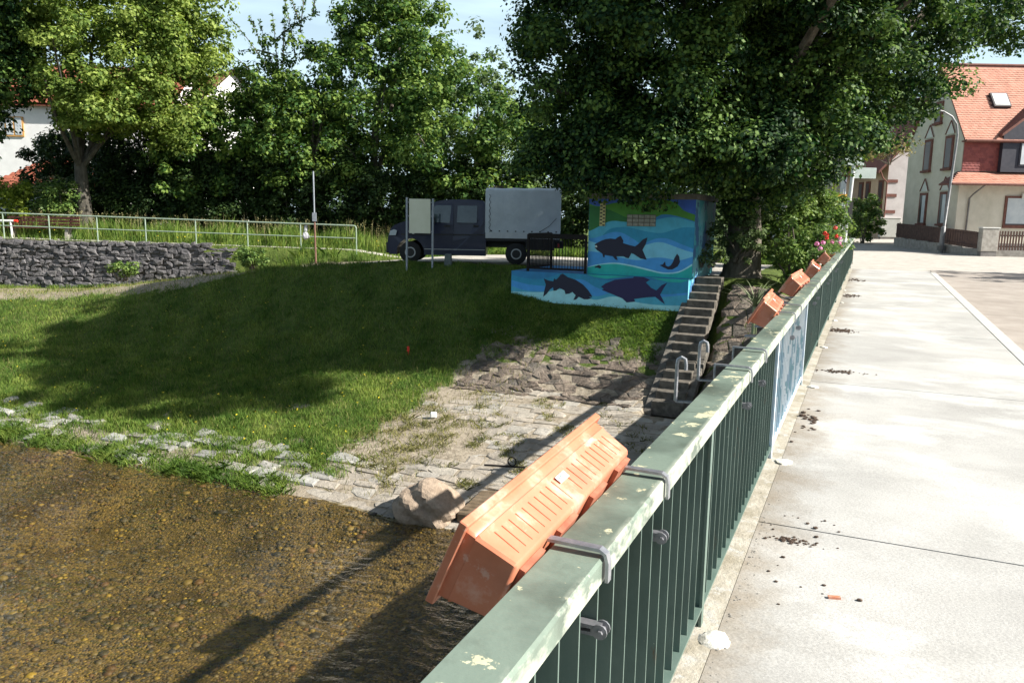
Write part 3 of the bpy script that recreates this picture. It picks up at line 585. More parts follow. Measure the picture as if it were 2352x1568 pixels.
# sticker on the tilted-up long side (local +Y side)
def add_sticker(r):
    sl = math.atan2(0.0103, 0.068)
    def on(x, t, dd): return (x, 0.0950+t*math.sin(sl)+dd*math.cos(sl)+0.0033, 0.03+t*math.cos(sl)-dd*math.sin(sl))
    def patch(b, x0, x1, t0, t1, d): b.add([on(x0, t0, d), on(x1, t0, d), on(x1, t1, d), on(x0, t1, d)], [(0, 1, 2, 3)])
    b = MB(); patch(b, -0.045, 0.02, 0.058, 0.083, 0.0006); s = b.build('sticker', stick, r)
    b = MB(); 
    for x0, t0 in ((0.012, 0.062), (0.006, 0.070), (0.0, 0.066), (-0.006, 0.073)): patch(b, x0-0.003, x0+0.003, t0, t0+0.005, 0.0012)
    b.build('sticker_mark', sgrn, s); b = MB()
    for q in range(4): patch(b, -0.015-q*0.007, -0.012-q*0.007, 0.061, 0.079, 0.0012)
    b.build('sticker_text', sgry, s)
add_sticker(psrc)
blob('soil_smear', (0.02, 0.094, 0.0), 0.001, 0.001, terrad, 1, psrc) if False else None
pl = [(2.126, 65.5, 'closest terracotta planter tipped outwards with a white label on its ribbed side'), (7.75, 60, 'second terracotta planter tipped over beside the blue railing bay'), (10.8, 57, 'third terracotta planter tipped over past the blue railing bay'),
      (14.0, 64, 'fourth terracotta planter tipped over, second last before the geraniums'), (17.2, 52, 'small looking terracotta planter just below the geranium box'), (20.3, 8, 'upright planter holding the red and pink geraniums')]
first = True
for i, (yc, tilt, lab) in enumerate(pl):
    p = psrc if i == 0 else copy_tree(psrc)
    p.name = 'planter_box' if i == 0 else p.name; p['label'] = lab
    # local Y -> world +X before tilt (long side facing the walk), X -> world -Y... length along Y
    t = R(tilt); rx = Matrix.Rotation(-math.pi/2, 4, 'Z')        # length along world Y, local +Y -> world +X
    tl = Matrix.Rotation(-t, 4, 'Y'); M = (Matrix.Rotation(R([3.3, 0.5, 1.5, 0, -2, 0][i]), 4, 'X') @ tl @ rx)
    z = ytop(yc)
    # section anchor: base inner edge rests on the outer edge of the rail
    anchor = Vector((0.092, 0, 0.0)); off = tl @ anchor
    base = Vector((-0.703, yc, z+(0.045 if i == 0 else 0.03))) if tilt > 20 else Vector((-0.74, yc, z-0.20))
    M.translation = base-off+Vector((0, 0, 0.0)); p.matrix_world = M
    p.rotation_mode = 'XYZ'; p.location = M.translation; p.rotation_euler = M.to_euler(); 
    p.rotation_euler.z += R([-1.2, 2, -3, 2, 4, 0][i])
# small plants still in the far box
def leaf_cards(C, U, Wd, S, N2):  # centres, dir, width dir arrays
    V = np.stack([C-U*S[:, None]/2, C+N2*S[:, None]*Wd/2, C+U*S[:, None]/2, C-N2*S[:, None]*Wd/2], 1).reshape(-1, 3)
    n = len(C); return V, np.arange(n*4).reshape(n, 4)
def rnd_unit(n): v = RNG.normal(size=(n, 3)); return v/np.linalg.norm(v, axis=1, keepdims=True)
def leaves(P, size, out=None, up=0.5, wd=0.75, rand=0.9):
    n = len(P); nr = rnd_unit(n)*rand+np.array([0, 0, up]); 
    if out is not None: nr = nr+out*1.15
    nr /= np.linalg.norm(nr, axis=1, keepdims=True); a = np.cross(nr, rnd_unit(n)); a /= np.linalg.norm(a, axis=1, keepdims=True)+1e-9; b = np.cross(nr, a)
    S = size*RNG.uniform(0.6, 1.3, n); return leaf_cards(P, a, wd, S, b)
gleaf = leaf_mat('geranium_leaf', (0.05, 0.10, 0.03), (0.10, 0.19, 0.05), (0.2, 0.28, 0.09), clump=6)
petal_r = mat('red_petals', (0.65, 0.02, 0.02), (0.8, 0.05, 0.03), scale=60, rough=0.6); petal_p = mat('pink_petals', (0.72, 0.18, 0.42), (0.8, 0.35, 0.55), scale=60, rough=0.6)
def geranium(y, x, flw, lab, grp='geraniums in the far railing planter', hgt=0.4):
    z0 = ytop(y)-0.03; r = empty('geranium', (x, y, z0), label=lab, cat='flower', group=grp)
    n = 260; P = np.stack([RNG.normal(0, 0.11, n), RNG.normal(0, 0.16, n), RNG.uniform(0, 1, n)**0.8*hgt*0.62], -1); V, Fq = leaves(P, 0.05); link('leaves', np_mesh('geranium_leaves', V, Fq, gleaf), r)
    b = MB()
    for (fx, fy, fz, mm) in flw: b.tube([(fx*0.3, fy*0.4, 0.0), (fx*0.8, fy*0.9, fz*0.6), (fx, fy, fz)], 0.004, 5)
    b.build('stem', gleaf, r)
    for (fx, fy, fz, mm) in flw:
        d = rnd_unit(60); P = d*0.045+np.array([fx, fy, fz]); V, Fq = leaves(P, 0.035, out=d, up=0.1, rand=0.4); link('blossom', np_mesh('blossom', V, Fq, mm), r)
geranium(17.5, -0.95, [(-0.05, 0.1, 0.33, petal_p), (0.03, -0.1, 0.24, petal_p), (0.06, 0.22, 0.36, petal_p)], 'pale pink geraniums drooping above the last tipped planter', hgt=0.4)
geranium(20.1, -0.92, [(-0.06, -0.15, 0.50, petal_r), (-0.02, 0.05, 0.46, petal_r), (0.0, -0.3, 0.40, petal_r), (0.1, 0.2, 0.3, petal_p)], 'cluster of red geraniums at the left of the flower box')
geranium(20.8, -0.80, [(0.0, 0.2, 0.62, petal_r), (0.05, 0.0, 0.42, petal_r), (0.12, 0.25, 0.25, petal_p)], 'tallest red geranium at the right of the flower box')
geranium(21.7, -0.76, [(0.10, 0.0, 0.14, mat('magenta_petals', (0.55, 0.02, 0.2), rough=0.6)), (0.05, 0.3, 0.35, petal_p)], 'magenta petunias spilling over the railing end of the flower box')

# stains
def add_stain():
    m = MATS['pavement_concrete']; n = m.node_tree.nodes; L = m.node_tree.links; b = n['Principled BSDF']; src = b.inputs['Base Color'].links[0].from_socket
    for mm in (m,):
        g = n.new('ShaderNodeNewGeometry'); sx = n.new('ShaderNodeSeparateXYZ'); L.new(g.outputs['Position'], sx.inputs[0]); nz = n.new('ShaderNodeTexNoise'); nz.inputs['Scale'].default_value = 2.3; nz.inputs['Detail'].default_value = 9; nz.inputs['Roughness'].default_value = 0.7; L.new(g.outputs['Position'], nz.inputs['Vector'])
        a = n.new('ShaderNodeMath'); a.operation = 'MULTIPLY_ADD'; L.new(nz.outputs[0], a.inputs[0]); a.inputs[1].default_value = -1.1; L.new(sx.outputs[0], a.inputs[2])
        r = n.new('ShaderNodeMapRange'); r.inputs[1].default_value = -1.12; r.inputs[2].default_value = -0.72; r.inputs[3].default_value = 0.85; r.inputs[4].default_value = 0.0; L.new(a.outputs[0], r.inputs[0])
        mx = n.new('ShaderNodeMix'); mx.data_type = 'RGBA'; L.new(r.outputs[0], mx.inputs[0]); L.new(src, mx.inputs[6]); mx.inputs[7].default_value = (0.24, 0.20, 0.15, 1); sn = n.new('ShaderNodeTexNoise'); sn.inputs['Scale'].default_value = 85; sn.inputs['Detail'].default_value = 3; L.new(g.outputs['Position'], sn.inputs['Vector'])
        s2 = n.new('ShaderNodeMapRange'); s2.inputs[1].default_value = 0.3; s2.inputs[2].default_value = 0.7; s2.inputs[3].default_value = 0.84; s2.inputs[4].default_value = 1.12; L.new(sn.outputs[0], s2.inputs[0])
        ln = n.new('ShaderNodeTexNoise'); ln.inputs['Scale'].default_value = 0.45; ln.inputs['Detail'].default_value = 9; ln.inputs['Roughness'].default_value = 0.62; L.new(g.outputs['Position'], ln.inputs['Vector'])
        s3 = n.new('ShaderNodeMapRange'); s3.inputs[1].default_value = 0.42; s3.inputs[2].default_value = 0.58; s3.inputs[3].default_value = 0.88; s3.inputs[4].default_value = 1.08; L.new(ln.outputs[0], s3.inputs[0])
        mu = n.new('ShaderNodeMath'); mu.operation = 'MULTIPLY'; L.new(s2.outputs[0], mu.inputs[0]); L.new(s3.outputs[0], mu.inputs[1])
        vs_ = n.new('ShaderNodeVectorMath'); vs_.operation = 'SCALE'; L.new(mx.outputs[2], vs_.inputs[0]); L.new(mu.outputs[0], vs_.inputs['Scale']); L.new(vs_.outputs[0], b.inputs['Base Color'])
add_stain()
# dirt and litter on the pavement
def clump(name, x0, y0, n, sx, sy, lab, smin=0.006, smax=0.02, cat='soil', m=None):
    b = MB((x0, y0, dz(y0))); 
    V, Fq = rock_mesh(random.randrange(99), 1, 0.42)
    for i in range(n):
        s = random.uniform(smin, smax)*(1.6 if random.random() < 0.15 else 1); x = x0+random.gauss(0, sx); y = y0+random.gauss(0, sy); x = max(x, -0.47)
        b.add([(v[0]*s*random.uniform(0.8, 1.5)+x, v[1]*s+y, v[2]*s+dz(y)+s*0.4) for v in V], [tuple(f) for f in Fq])
    return b.build(name, m or soilm, None, label=lab, cat=cat, group='soil spilled along the railing', kind='stuff')
clump('soil_pile', -0.27, 4.70, 60, 0.08, 0.025, 'small heap of dark soil crumbs beside the nearest pavement joint', 0.004, 0.013)
clump('soil_pile', -0.14, 4.95, 12, 0.12, 0.1, 'few loose dark soil lumps just past the nearest pavement joint', 0.005, 0.013)
clump('soil_pile', -0.22, 4.15, 9, 0.2, 0.12, 'scattered soil crumbs nearer than the first pavement joint', 0.005, 0.012)
clump('soil_pile', -0.22, 10.3, 90, 0.13, 0.06, 'long streak of dark soil on the pavement past the blue bay', 0.006, 0.018)
clump('soil_pile', -0.30, 14.1, 100, 0.10, 0.12, 'thick dark soil heap against the railing further along', 0.008, 0.022)
clump('soil_pile', -0.40, 7.7, 40, 0.06, 0.22, 'thin line of soil beside the blue painted bay', 0.008, 0.02)
clump('soil_pile', -0.3, 20.5, 60, 0.10, 0.2, 'dark soil heap near the geranium box', 0.01, 0.026)
clump('soil_pile', -0.3, 25.5, 30, 0.12, 0.2, 'last dark streak of soil near the railing end', 0.015, 0.04)
clump('gravel_grit', -0.46, 4.2, 110, 0.03, 0.9, 'grey grit collected along the foot of the railing', 0.002, 0.006, 'grit', slabm)
MB((-0.02, 4.05, dz(4.05))).box((-0.02, 4.05, dz(4.05)+0.006), (0.06, 0.022, 0.012), 0.3).build('terracotta_shard', terra, None, label='small broken terracotta shard lying on the pavement', cat='shard')

# ---------------------------------------------------------------- stone stairs
stm = mat('stair_stone', (0.065, 0.058, 0.047), (0.17, 0.15, 0.125), scale=7, detail=8, rough=0.9, bump=0.012, bscale=20)
strm = mat('stair_edge_stone', (0.08, 0.072, 0.06), (0.17, 0.155, 0.135), scale=6, rough=0.9, bump=0.01)
st = empty('stone_stairs', (-3.45, 16.2, -2.5), label='flight of worn stone steps climbing the bank beside the mural wall', cat='stairs')
NS = 15
for k in range(NS):
    y0 = 16.2+k*0.282; zt_ = -2.5+(k+1)*0.172
    MB((-3.45, 16.2, -2.5)).box((-3.65, y0+0.20, zt_-0.16+random.uniform(-.008, .008)), (0.66+random.uniform(-.03, .03), 0.40, 0.32), random.uniform(-.012, .012)).build('step', stm, st, bevel=0.014)
for k in range(9):
    y0 = 16.1+k*0.52; z0 = -2.5+(k*0.52)/0.282*0.172
    for x_ in ((-4.06, -3.26) if k < 4 else (-4.06,)):
        b = MB((-3.45, 16.2, -2.5)); b.add([(x_-.09, y0, z0-0.3), (x_+.09, y0, z0-0.3), (x_+.09, y0+.50, z0+.02), (x_-.09, y0+.50, z0+.02), (x_-.09, y0, z0-0.04), (x_+.09, y0, z0-0.04), (x_+.09, y0+.50, z0+.265), (x_-.09, y0+.50, z0+.265)], [(0, 3, 2, 1), (4, 5, 6, 7), (0, 1, 5, 4), (1, 2, 6, 5), (2, 3, 7, 6), (3, 0, 4, 7)])
        b.build('side_stone', strm, st, bevel=0.02)
# ---------------------------------------------------------------- painted gauge hut and its plinth wall
def paintm(name, c, k=0.14):
    c = tuple(min(0.8, v*1.22) for v in c)
    return add_layer(mat(name, c, tuple(min(1, v*(1+k)+0.005) for v in c), scale=5, detail=6, rough=0.7, bump=0.004, bscale=45), tuple(v*0.55+0.02 for v in c), 2.2, (1, 1, 0.5), (0.52, 0.72), 0.5)
HX0, HX1, HY0, HY1, HZ0, HZ1 = -6.69, -3.95, 19.58, 22.3, 0.07, 2.0
hut = empty('painted_hut', (-5.3, 19.58, 0.07), label='small square hut under the big tree painted with blue waves and dark fish', cat='hut'); ho = (-5.3, 19.58, 0.07)
wbase = paintm('mural_royal_blue', (0.035, 0.10, 0.42))
b = MB(ho); b.box(((HX0+HX1)/2, (HY0+HY1)/2, (HZ0+HZ1)/2), (HX1-HX0, HY1-HY0, HZ1-HZ0)); b.build('wall', wbase, hut)
b = MB(ho); b.box(((HX0+HX1)/2, (HY0+HY1)/2, HZ1+0.07), (HX1-HX0+0.10, HY1-HY0+0.10, 0.14)); b.build('roof', mat('hut_roof_concrete', (0.13, 0.12, 0.11), (0.2, 0.19, 0.175), scale=8, rough=0.9), hut, bevel=0.015)
side = mat('mural_side_paint', (0.05, 0.35, 0.42), (0.16, 0.42, 0.50), scale=1.6, detail=2, lo=0.48, hi=0.52, rough=0.6, c3=(0.04, 0.12, 0.28), s3=1.2, t3=(0.52, 0.54))
b = MB(ho); b.box((HX1+0.002, (HY0+HY1)/2, (HZ0+HZ1)/2), (0.003, HY1-HY0-0.01, HZ1-HZ0-0.01)); b.build('side_painting', side, hut)
lw = empty('plinth_wall', (-6.4, 19.42, -0.6), label='low mural wall with a leaping fish and a purple fish below the hut', cat='wall'); lo_ = (-6.4, 19.42, -0.6)
b = MB(lo_); b.box((-6.4, 20.9, -0.62), (4.8, 2.96, 1.38)); b.build('wall', paintm('mural_sea_blue', (0.02, 0.17, 0.36)), lw)
b = MB(lo_); b.box((-3.998, 20.9, -0.62), (0.003, 2.94, 1.36)); b.build('side_painting', side, lw)
def q4(zx, zy): return ((1950+zx*.42517)*.57422, (700+zy*.42517)*.57422)
def paint(parent, org, name, m, pts, layer, y0, lim, fill=None):
    """flat painted shape a hair proud of the wall; fill = close down to the wall foot"""
    P = []
    for zx, zy in pts:
        x, y = q4(zx, zy); p = ony(x, y, y0); P.append((min(max(p[0], lim[0]), lim[1]), min(max(p[2], lim[2]), lim[3])))
    if fill is not None:
        # smooth the wave line
        Q = []
        for i in range(len(P)-1):
            p0, p1, p2, p3 = P[max(i-1, 0)], P[i], P[i+1], P[min(i+2, len(P)-1)]
            for k in range(5):
                t = k/5; Q.append(tuple(0.5*((2*p1[c])+(-p0[c]+p2[c])*t+(2*p0[c]-5*p1[c]+4*p2[c]-p3[c])*t*t+(-p0[c]+3*p1[c]-3*p2[c]+p3[c])*t**3) for c in (0, 1)))
        P = Q+[P[-1]]; P = [(P[0][0], fill)]+P+[(P[-1][0], fill)]
    yy = y0-0.0012*layer; b = MB(org); n = len(P)
    b.add([(x, yy, z) for x, z in P], [tuple(range(n))]); 
    me = bpy.data.meshes.new(name); me.from_pydata(b.v, [], b.f)
    import bmesh
    bm = bmesh.new(); bm.from_mesh(me); bmesh.ops.triangulate(bm, faces=bm.faces); bm.to_mesh(me); bm.free(); me.materials.append(m)
    return link(name, me, parent)
L1 = (HX0+0.004, HX1-0.004, HZ0+0.002, HZ1-0.004); ya = HY0
pg, pg2, pb = paintm('mural_green', (0.06, 0.22, 0.03)), paintm('mural_dark_green', (0.02, 0.13, 0.035)), paintm('mural_blue', (0.03, 0.18, 0.42))
pt, pt2, pw = paintm('mural_teal', (0.06, 0.33, 0.48)), paintm('mural_deep_teal', (0.02, 0.22, 0.38)), paintm('mural_pale_blue', (0.16, 0.46, 0.62))
psea, pgt, pdk, ppu = paintm('mural_sky_wave', (0.05, 0.26, 0.58)), paintm('mural_turquoise', (0.015, 0.36, 0.33)), mat('mural_fish_navy', (0.008, 0.010, 0.035), rough=0.6), mat('mural_fish_purple', (0.018, 0.014, 0.085), rough=0.6)
pwh = paintm('mural_foam', (0.30, 0.60, 0.70))
waves = [(pg, [(900, 270), (1050, 295), (1180, 265), (1300, 250), (1400, 240), (1560, 235), (1680, 235), (1780, 270), (1850, 335), (2000, 375)]),
 (pg2, [(900, 290), (1080, 305), (1200, 350), (1310, 400), (1450, 440), (2000, 470)]),
 (pb, [(1400, 520), (1520, 430), (1590, 395), (1650, 372), (1740, 378), (1850, 405), (2000, 440)]),
 (pt, [(900, 530), (1020, 500), (1100, 455), (1180, 432), (1310, 442), (1500, 450), (1600, 420), (1700, 398), (1800, 402), (1900, 432), (2000, 445)]),
 (pt2, [(1080, 572), (1150, 510), (1250, 490), (1350, 497), (1500, 532), (1640, 545), (1760, 512), (1850, 492), (2000, 497)]),
 (psea, [(900, 590), (1000, 592), (1080, 570), (1180, 537), (1270, 545), (1370, 600), (1450, 650), (1520, 622), (1600, 595), (1700, 600), (1800, 640), (1900, 680), (2000, 695)]),
 (pw, [(900, 615), (1050, 650), (1200, 720), (1400, 685), (1550, 640), (1650, 635), (1780, 680), (1880, 715), (2000, 730)]),
 (psea, [(900, 715), (1050, 728), (1200, 765), (1400, 800), (1520, 782), (1650, 778), (1800, 802), (2000, 770)]),
 (pwh, [(900, 862), (1050, 838), (1200, 824), (1350, 845), (1500, 880), (1650, 915), (1800, 905), (2000, 835)]),
 (pgt, [(900, 868), (1050, 846), (1200, 836), (1350, 860), (1500, 896), (1650, 928), (1800, 918), (2000, 855)])]
for i, (m_, pts) in enumerate(waves): paint(hut, ho, 'painted_wave', m_, pts, i+2, ya, L1, fill=L1[2])
fishA = [(1008,655),(1030,640),(1080,615),(1120,602),(1160,597),(1205,603),(1228,585),(1255,573),(1270,600),(1280,620),(1275,640),(1340,660),(1390,672),(1420,650),(1465,605),(1507,587),(1490,650),(1460,705),(1480,750),(1500,797),(1440,785),(1380,745),(1355,735),(1330,783),(1310,780),(1280,765),(1215,765),(1227,800),(1205,795),(1180,765),(1105,752),(1103,775),(1090,770),(1082,740),(1030,705),(1010,680),(1025,672)]
fishB = [(1005,862),(1030,855),(1050,845),(1075,865),(1060,880),(1030,870),(1008,877),(1018,866)]
fishC = [(1620,848),(1650,840),(1672,812),(1678,850),(1700,862),(1725,850),(1745,820),(1760,780),(1785,740),(1805,765),(1812,820),(1790,860),(1740,888),(1700,888),(1660,870)]
fishD = [(530,972),(570,990),(620,1000),(630,970),(645,985),(672,960),(690,935),(710,927),(735,945),(755,960),(830,985),(900,1030),(950,1085),(980,1130),(985,1148),(955,1143),(980,1158),(945,1168),(910,1168),(860,1145),(835,1170),(808,1175),(830,1130),(800,1100),(770,1115),(735,1120),(725,1085),(680,1062),(650,1085),(622,1088),(618,1055),(590,1075),(560,1115),(525,1145),(535,1090),(550,1030)]
fishE = [(1070,1050),(1110,1020),(1200,985),(1300,975),(1370,968),(1380,945),(1410,932),(1470,955),(1530,985),(1490,1010),(1540,1060),(1590,1085),(1640,1035),(1692,1012),(1660,1060),(1625,1125),(1650,1170),(1670,1215),(1620,1180),(1580,1145),(1500,1150),(1380,1165),(1392,1190),(1310,1198),(1270,1160),(1150,1110),(1075,1080),(1095,1072)]
for m_, f_ in ((pdk, fishA), (pdk, fishB), (pdk, fishC)): paint(hut, ho, 'painted_fish', m_, f_, 14, ya, L1)
paint(hut, ho, 'painted_fish_eye', mat('mural_white', (0.6, 0.65, 0.6), rough=0.6), [(1015,662),(1030,662),(1035,678),(1020,682)], 15, ya, L1)
L2 = (-8.795, -4.004, -1.3, 0.066); yb = 19.42
lws = [(pt, [(200, 955), (400, 1000), (560, 975), (700, 930), (850, 940), (950, 985), (1100, 1055), (1300, 1040), (1500, 1000), (1700, 1010), (1950, 1040)]),
 (pt2, [(200, 935), (330, 965), (480, 978), (600, 955), (700, 925), (850, 920), (960, 950), (1080, 985), (1300, 1000), (1500, 985), (1950, 1000)]),
 (psea, [(200, 985), (400, 1030), (600, 1040), (760, 990), (900, 985), (1010, 1050), (1150, 1090), (1400, 1075), (1650, 1120), (1950, 1110)]),
 (pt, [(200, 1040), (360, 1085), (520, 1095), (640, 1060), (780, 1050), (900, 1100), (1030, 1140), (1200, 1105), (1400, 1140), (1600, 1150), (1950, 1130)]),
 (pwh, [(200, 1090), (400, 1100), (560, 1098), (700, 1072), (850, 1100), (1000, 1172), (1150, 1145), (1250, 1150), (1400, 1195), (1600, 1222), (1950, 1235)])]
for i, (m_, pts) in enumerate(lws): paint(lw, lo_, 'painted_wave', m_, pts, i+1, yb, L2, fill=L2[2])
paint(lw, lo_, 'painted_wave', pgt, [(930,922),(1100,930),(1350,935),(1250,962),(1120,977),(1010,962)], 7, yb, L2); paint(lw, lo_, 'painted_wave', pgt, [(1530,965),(1890,985),(1895,992),(1820,1012),(1700,1006)], 7, yb, L2)
paint(lw, lo_, 'painted_fish', pdk, fishD, 9, yb, L2); paint(lw, lo_, 'painted_fish', ppu, fishE, 9, yb, L2)
# glass bricks and water gauge board
gb = mat('glass_brick', (0.22, 0.23, 0.20), (0.34, 0.33, 0.28), scale=14, rough=0.15, bump=0.01, bscale=30)
p0 = ony(*q4(1316, 370), ya); p1 = ony(*q4(1582, 486), ya)
b = MB(ho); b.box(((p0[0]+p1[0])/2, ya-0.009, (p0[2]+p1[2])/2), (p1[0]-p0[0], 0.012, p0[2]-p1[2])); b.build('glass_brick_joints', mat('joint_grey', (0.12, 0.11, 0.09)), hut)
for i in range(5):
    for j in range(3):
        w = (p1[0]-p0[0])/5; h = (p0[2]-p1[2])/3
        MB(ho).box((p0[0]+w*(i+.5), ya-0.02, p1[2]+h*(j+.5)), (w-0.016, 0.022, h-0.016)).build('glass_brick', gb, hut, bevel=0.006)
p0 = ony(*q4(1064, 252), ya); p1 = ony(*q4(1108, 480), ya); gx = (p0[0]+p1[0])/2; gw = p1[0]-p0[0]
ga = empty('water_gauge_board', (gx, ya-0.02, p1[2]), label='yellow and black staggered water gauge board fixed to the hut wall', cat='gauge board')
MB((gx, ya-0.02, p1[2])).box((gx, ya-0.024, (p0[2]+p1[2])/2), (gw, 0.014, p0[2]-p1[2])).build('board', mat('gauge_yellow', (0.55, 0.50, 0.22), rough=0.5), ga)
gk = mat('gauge_black', (0.02, 0.02, 0.02), rough=0.5); nseg = 14; hh = (p0[2]-p1[2])/nseg
for k in range(nseg):
    z = p1[2]+hh*(k+.5); sx = -1 if k % 2 else 1
    MB((gx, ya-0.02, p1[2])).box((gx+sx*gw*0.24, ya-0.0325, z), (gw*0.40, 0.003, hh*0.8)).build('gauge_mark', gk, ga)

# dark slatted guard rail on the plinth
dark = mat('dark_iron', (0.007, 0.006, 0.006), (0.014, 0.012, 0.011), scale=20, rough=0.7, spec=0.2)
gr = empty('plinth_guard_rail', (-7.6, 19.5, 0.07), label='dark brown slatted guard rail standing on the painted wall left of the hut', cat='railing'); go = (-7.6, 19.5, 0.07)
gx0, gx1, gy0, gy1 = -8.35, -6.72, 19.5, 21.2
for z_ in (0.16, 1.02): MB(go).box(((gx0+gx1)/2, gy0, z_), (gx1-gx0, 0.04, 0.05 if z_ < 1 else 0.13)).build('rail', dark, gr); MB(go).box((gx0, (gy0+gy1)/2, z_), (0.04, gy1-gy0-0.05, 0.05 if z_ < 1 else 0.13)).build('rail', dark, gr)
for x_ in (gx0, gx1): MB(go).box((x_, gy0, 0.56), (0.06, 0.06, 1.0)).build('post', dark, gr)
MB(go).box((gx0, gy1, 0.56), (0.06, 0.06, 1.0)).build('post', dark, gr)
for k in range(1, 20): MB(go).box((gx0+(gx1-gx0)*k/20, gy0+0.003, 0.57), (0.014, 0.014, 0.80)).build('slat', dark, gr)
for k in range(1, 17): MB(go).box((gx0+0.003, gy0+(gy1-gy0)*k/17, 0.57), (0.014, 0.045, 0.80)).build('slat', dark, gr)

# ---------------------------------------------------------------- pick-up with covered bed
TD = 24.2; tx = CX(890, TD); zt0 = 0.04
TO = Vector(CW(CX(886, 24.4), 24.4, zt0)); TA = YAW      # local x runs to the camera's right
tr = empty('parked_pickup', tuple(TO), TA, label='dark blue double cab pickup with a grey tarpaulin bed parked in the shade', cat='pickup truck')
S_ = 0.00295
def tp(zx, zy): return (zx*S_, (923-zy)*S_)
tblue = mat('truck_dark_blue', (0.010, 0.014, 0.042), (0.015, 0.019, 0.05), scale=3, rough=0.35, spec=0.35, coat=0.12, coords='obj'); tblk = mat('truck_black', (0.012, 0.012, 0.013), rough=0.6); tyre = mat('tyre_rubber', (0.015, 0.015, 0.016), rough=0.85)
glass = mat('truck_glass', (0.03, 0.05, 0.06), (0.06, 0.09, 0.10), scale=2, rough=0.06, spec=0.8, coords='obj'); tsil = mat('rim_silver', (0.35, 0.36, 0.38), rough=0.35, metal=0.7); tarp = mat('grey_tarpaulin', (0.52, 0.565, 0.60), (0.60, 0.64, 0.67), scale=3, rough=0.7, bump=0.03, bscale=3, coords='obj'); twh = mat('bed_side_pale', (0.52, 0.54, 0.56), (0.6, 0.62, 0.63), scale=6, rough=0.5, coords='obj')
prof = [(20, 835), (4, 790), (0, 700), (8, 650), (20, 610), (30, 572), (80, 530), (140, 506), (215, 483), (330, 455), (400, 380), (470, 305), (520, 278), (600, 262), (750, 254), (900, 254), (1000, 262), (1022, 285), (1030, 340), (1040, 600), (1040, 835)]
prof = [tp(*p) for p in prof]
WDT = 1.9
def side_y(z, s):   # tumblehome, s = 0 near side, 1 far side
    ins = 0.015 if z < 1.25 else 0.015+(z-1.25)*0.20
    return ins if s == 0 else WDT-ins
# body with wheel arch cut: build side as polygon with arch
def arch(cx, cz, r, n=9): return [(cx+math.cos(math.pi*k/n)*r, cz+math.sin(math.pi*k/n)*r) for k in range(n+1)]
wc = (247*S_, 0.335); ar = arch(wc[0], wc[1], 0.43)
ar = [(x, max(z, 0.26)) for x, z in ar]
poly = prof+[(ar[0][0], 0.26)]+ar+[(ar[-1][0], 0.26)]
import bmesh
def body_mesh(poly, name, m, ylo=None, yhi=None):
    b = MB(); n = len(poly)
    nx_ = lambda x: 0.22*max(0, 0.45-x)/0.45*0.8
    A = [(x, side_y(z, 0)+nx_(x), z) for x, z in poly]; B = [(x, side_y(z, 1)-nx_(x), z) for x, z in poly]
    me = bpy.data.meshes.new(name); me.from_pydata(A+B, [], [tuple(range(n)), tuple(range(2*n-1, n-1, -1))]+[(k, n+k, n+(k+1) % n, (k+1) % n) for k in range(n)])
    bm = bmesh.new(); bm.from_mesh(me); bmesh.ops.triangulate(bm, faces=[f for f in bm.faces if len(f.verts) > 4]); bmesh.ops.recalc_face_normals(bm, faces=bm.faces); bm.to_mesh(me); bm.free(); me.materials.append(m); return me
link('body', body_mesh(poly, 'truck_body', tblue), tr)
def panel(pts, name, m, parent, off=0.004, far=False):
    P = [tp(*p) for p in pts]; b = MB(); n = len(P); out = lambda z, d: (side_y(z, 0)-d) if not far else (side_y(z, 1)+d)
    b.add([(x, out(z, off), z) for x, z in P]+[(x, out(z, -0.01), z) for x, z in P], [tuple(range(n)), tuple(range(2*n-1, n-1, -1))]+[(k, (k+1) % n, n+(k+1) % n, n+k) for k in range(n)]); return b.build(name, m, parent)
for far in (False, True):
    d1 = panel([(345, 470), (400, 400), (470, 320), (505, 300), (690, 300), (700, 500), (690, 800), (420, 800), (395, 700), (340, 640)], 'front_door', tblue, tr, 0.010, far)
    d2 = panel([(712, 300), (1000, 300), (1012, 500), (1012, 800), (708, 800)], 'rear_door', tblue, tr, 0.010, far)
    panel([(385, 490), (420, 430), (500, 330), (520, 318), (675, 318), (660, 500)], 'side_window', glass, d1, 0.014, far)
    panel([(740, 318), (945, 318), (942, 495), (735, 495)], 'side_window', glass, d2, 0.014, far)
    panel([(600, 520), (665, 520), (665, 540), (600, 540)], 'door_handle', tblk, d1, 0.03, far); panel([(905, 515), (960, 515), (960, 535), (905, 535)], 'door_handle', tblk, d2, 0.03, far)
    panel([(395, 770), (1030, 770), (1030, 776), (395, 776)], 'sill_trim', tsil, tr, 0.02, far)
    panel([(150, 618), (1030, 610), (1030, 622), (150, 630)], 'rub_strip', tblk, tr, 0.016, far)
b = MB(); b.add([(0.335*1+0.66, 0.28, 1.40), (0.335+0.66, WDT-0.28, 1.40), (1.385, WDT-0.2, 1.86), (1.385, 0.2, 1.86)], [(0, 1, 2, 3)]); b.build('windscreen', glass, tr)
MB().box((0.0, WDT/2, 0.46), (0.10, 1.5, 0.34)).build('front_bumper', tblk, tr, bevel=0.03)
panel([(25, 635), (38, 590), (75, 575), (108, 585), (95, 635)], 'headlight', mat('headlight_lens', (0.45, 0.5, 0.55), rough=0.1, spec=0.8), tr, -0.14+0.03)
panel([(268, 608), (292, 606), (292, 618), (268, 620)], 'indicator', mat('indicator_white', (0.6, 0.6, 0.55), rough=0.3), tr, 0.02)
b = MB(); b.box((1.46, -0.12, 1.32), (0.10, 0.16, 0.24)); b.build('wing_mirror', tblk, tr, bevel=0.03)
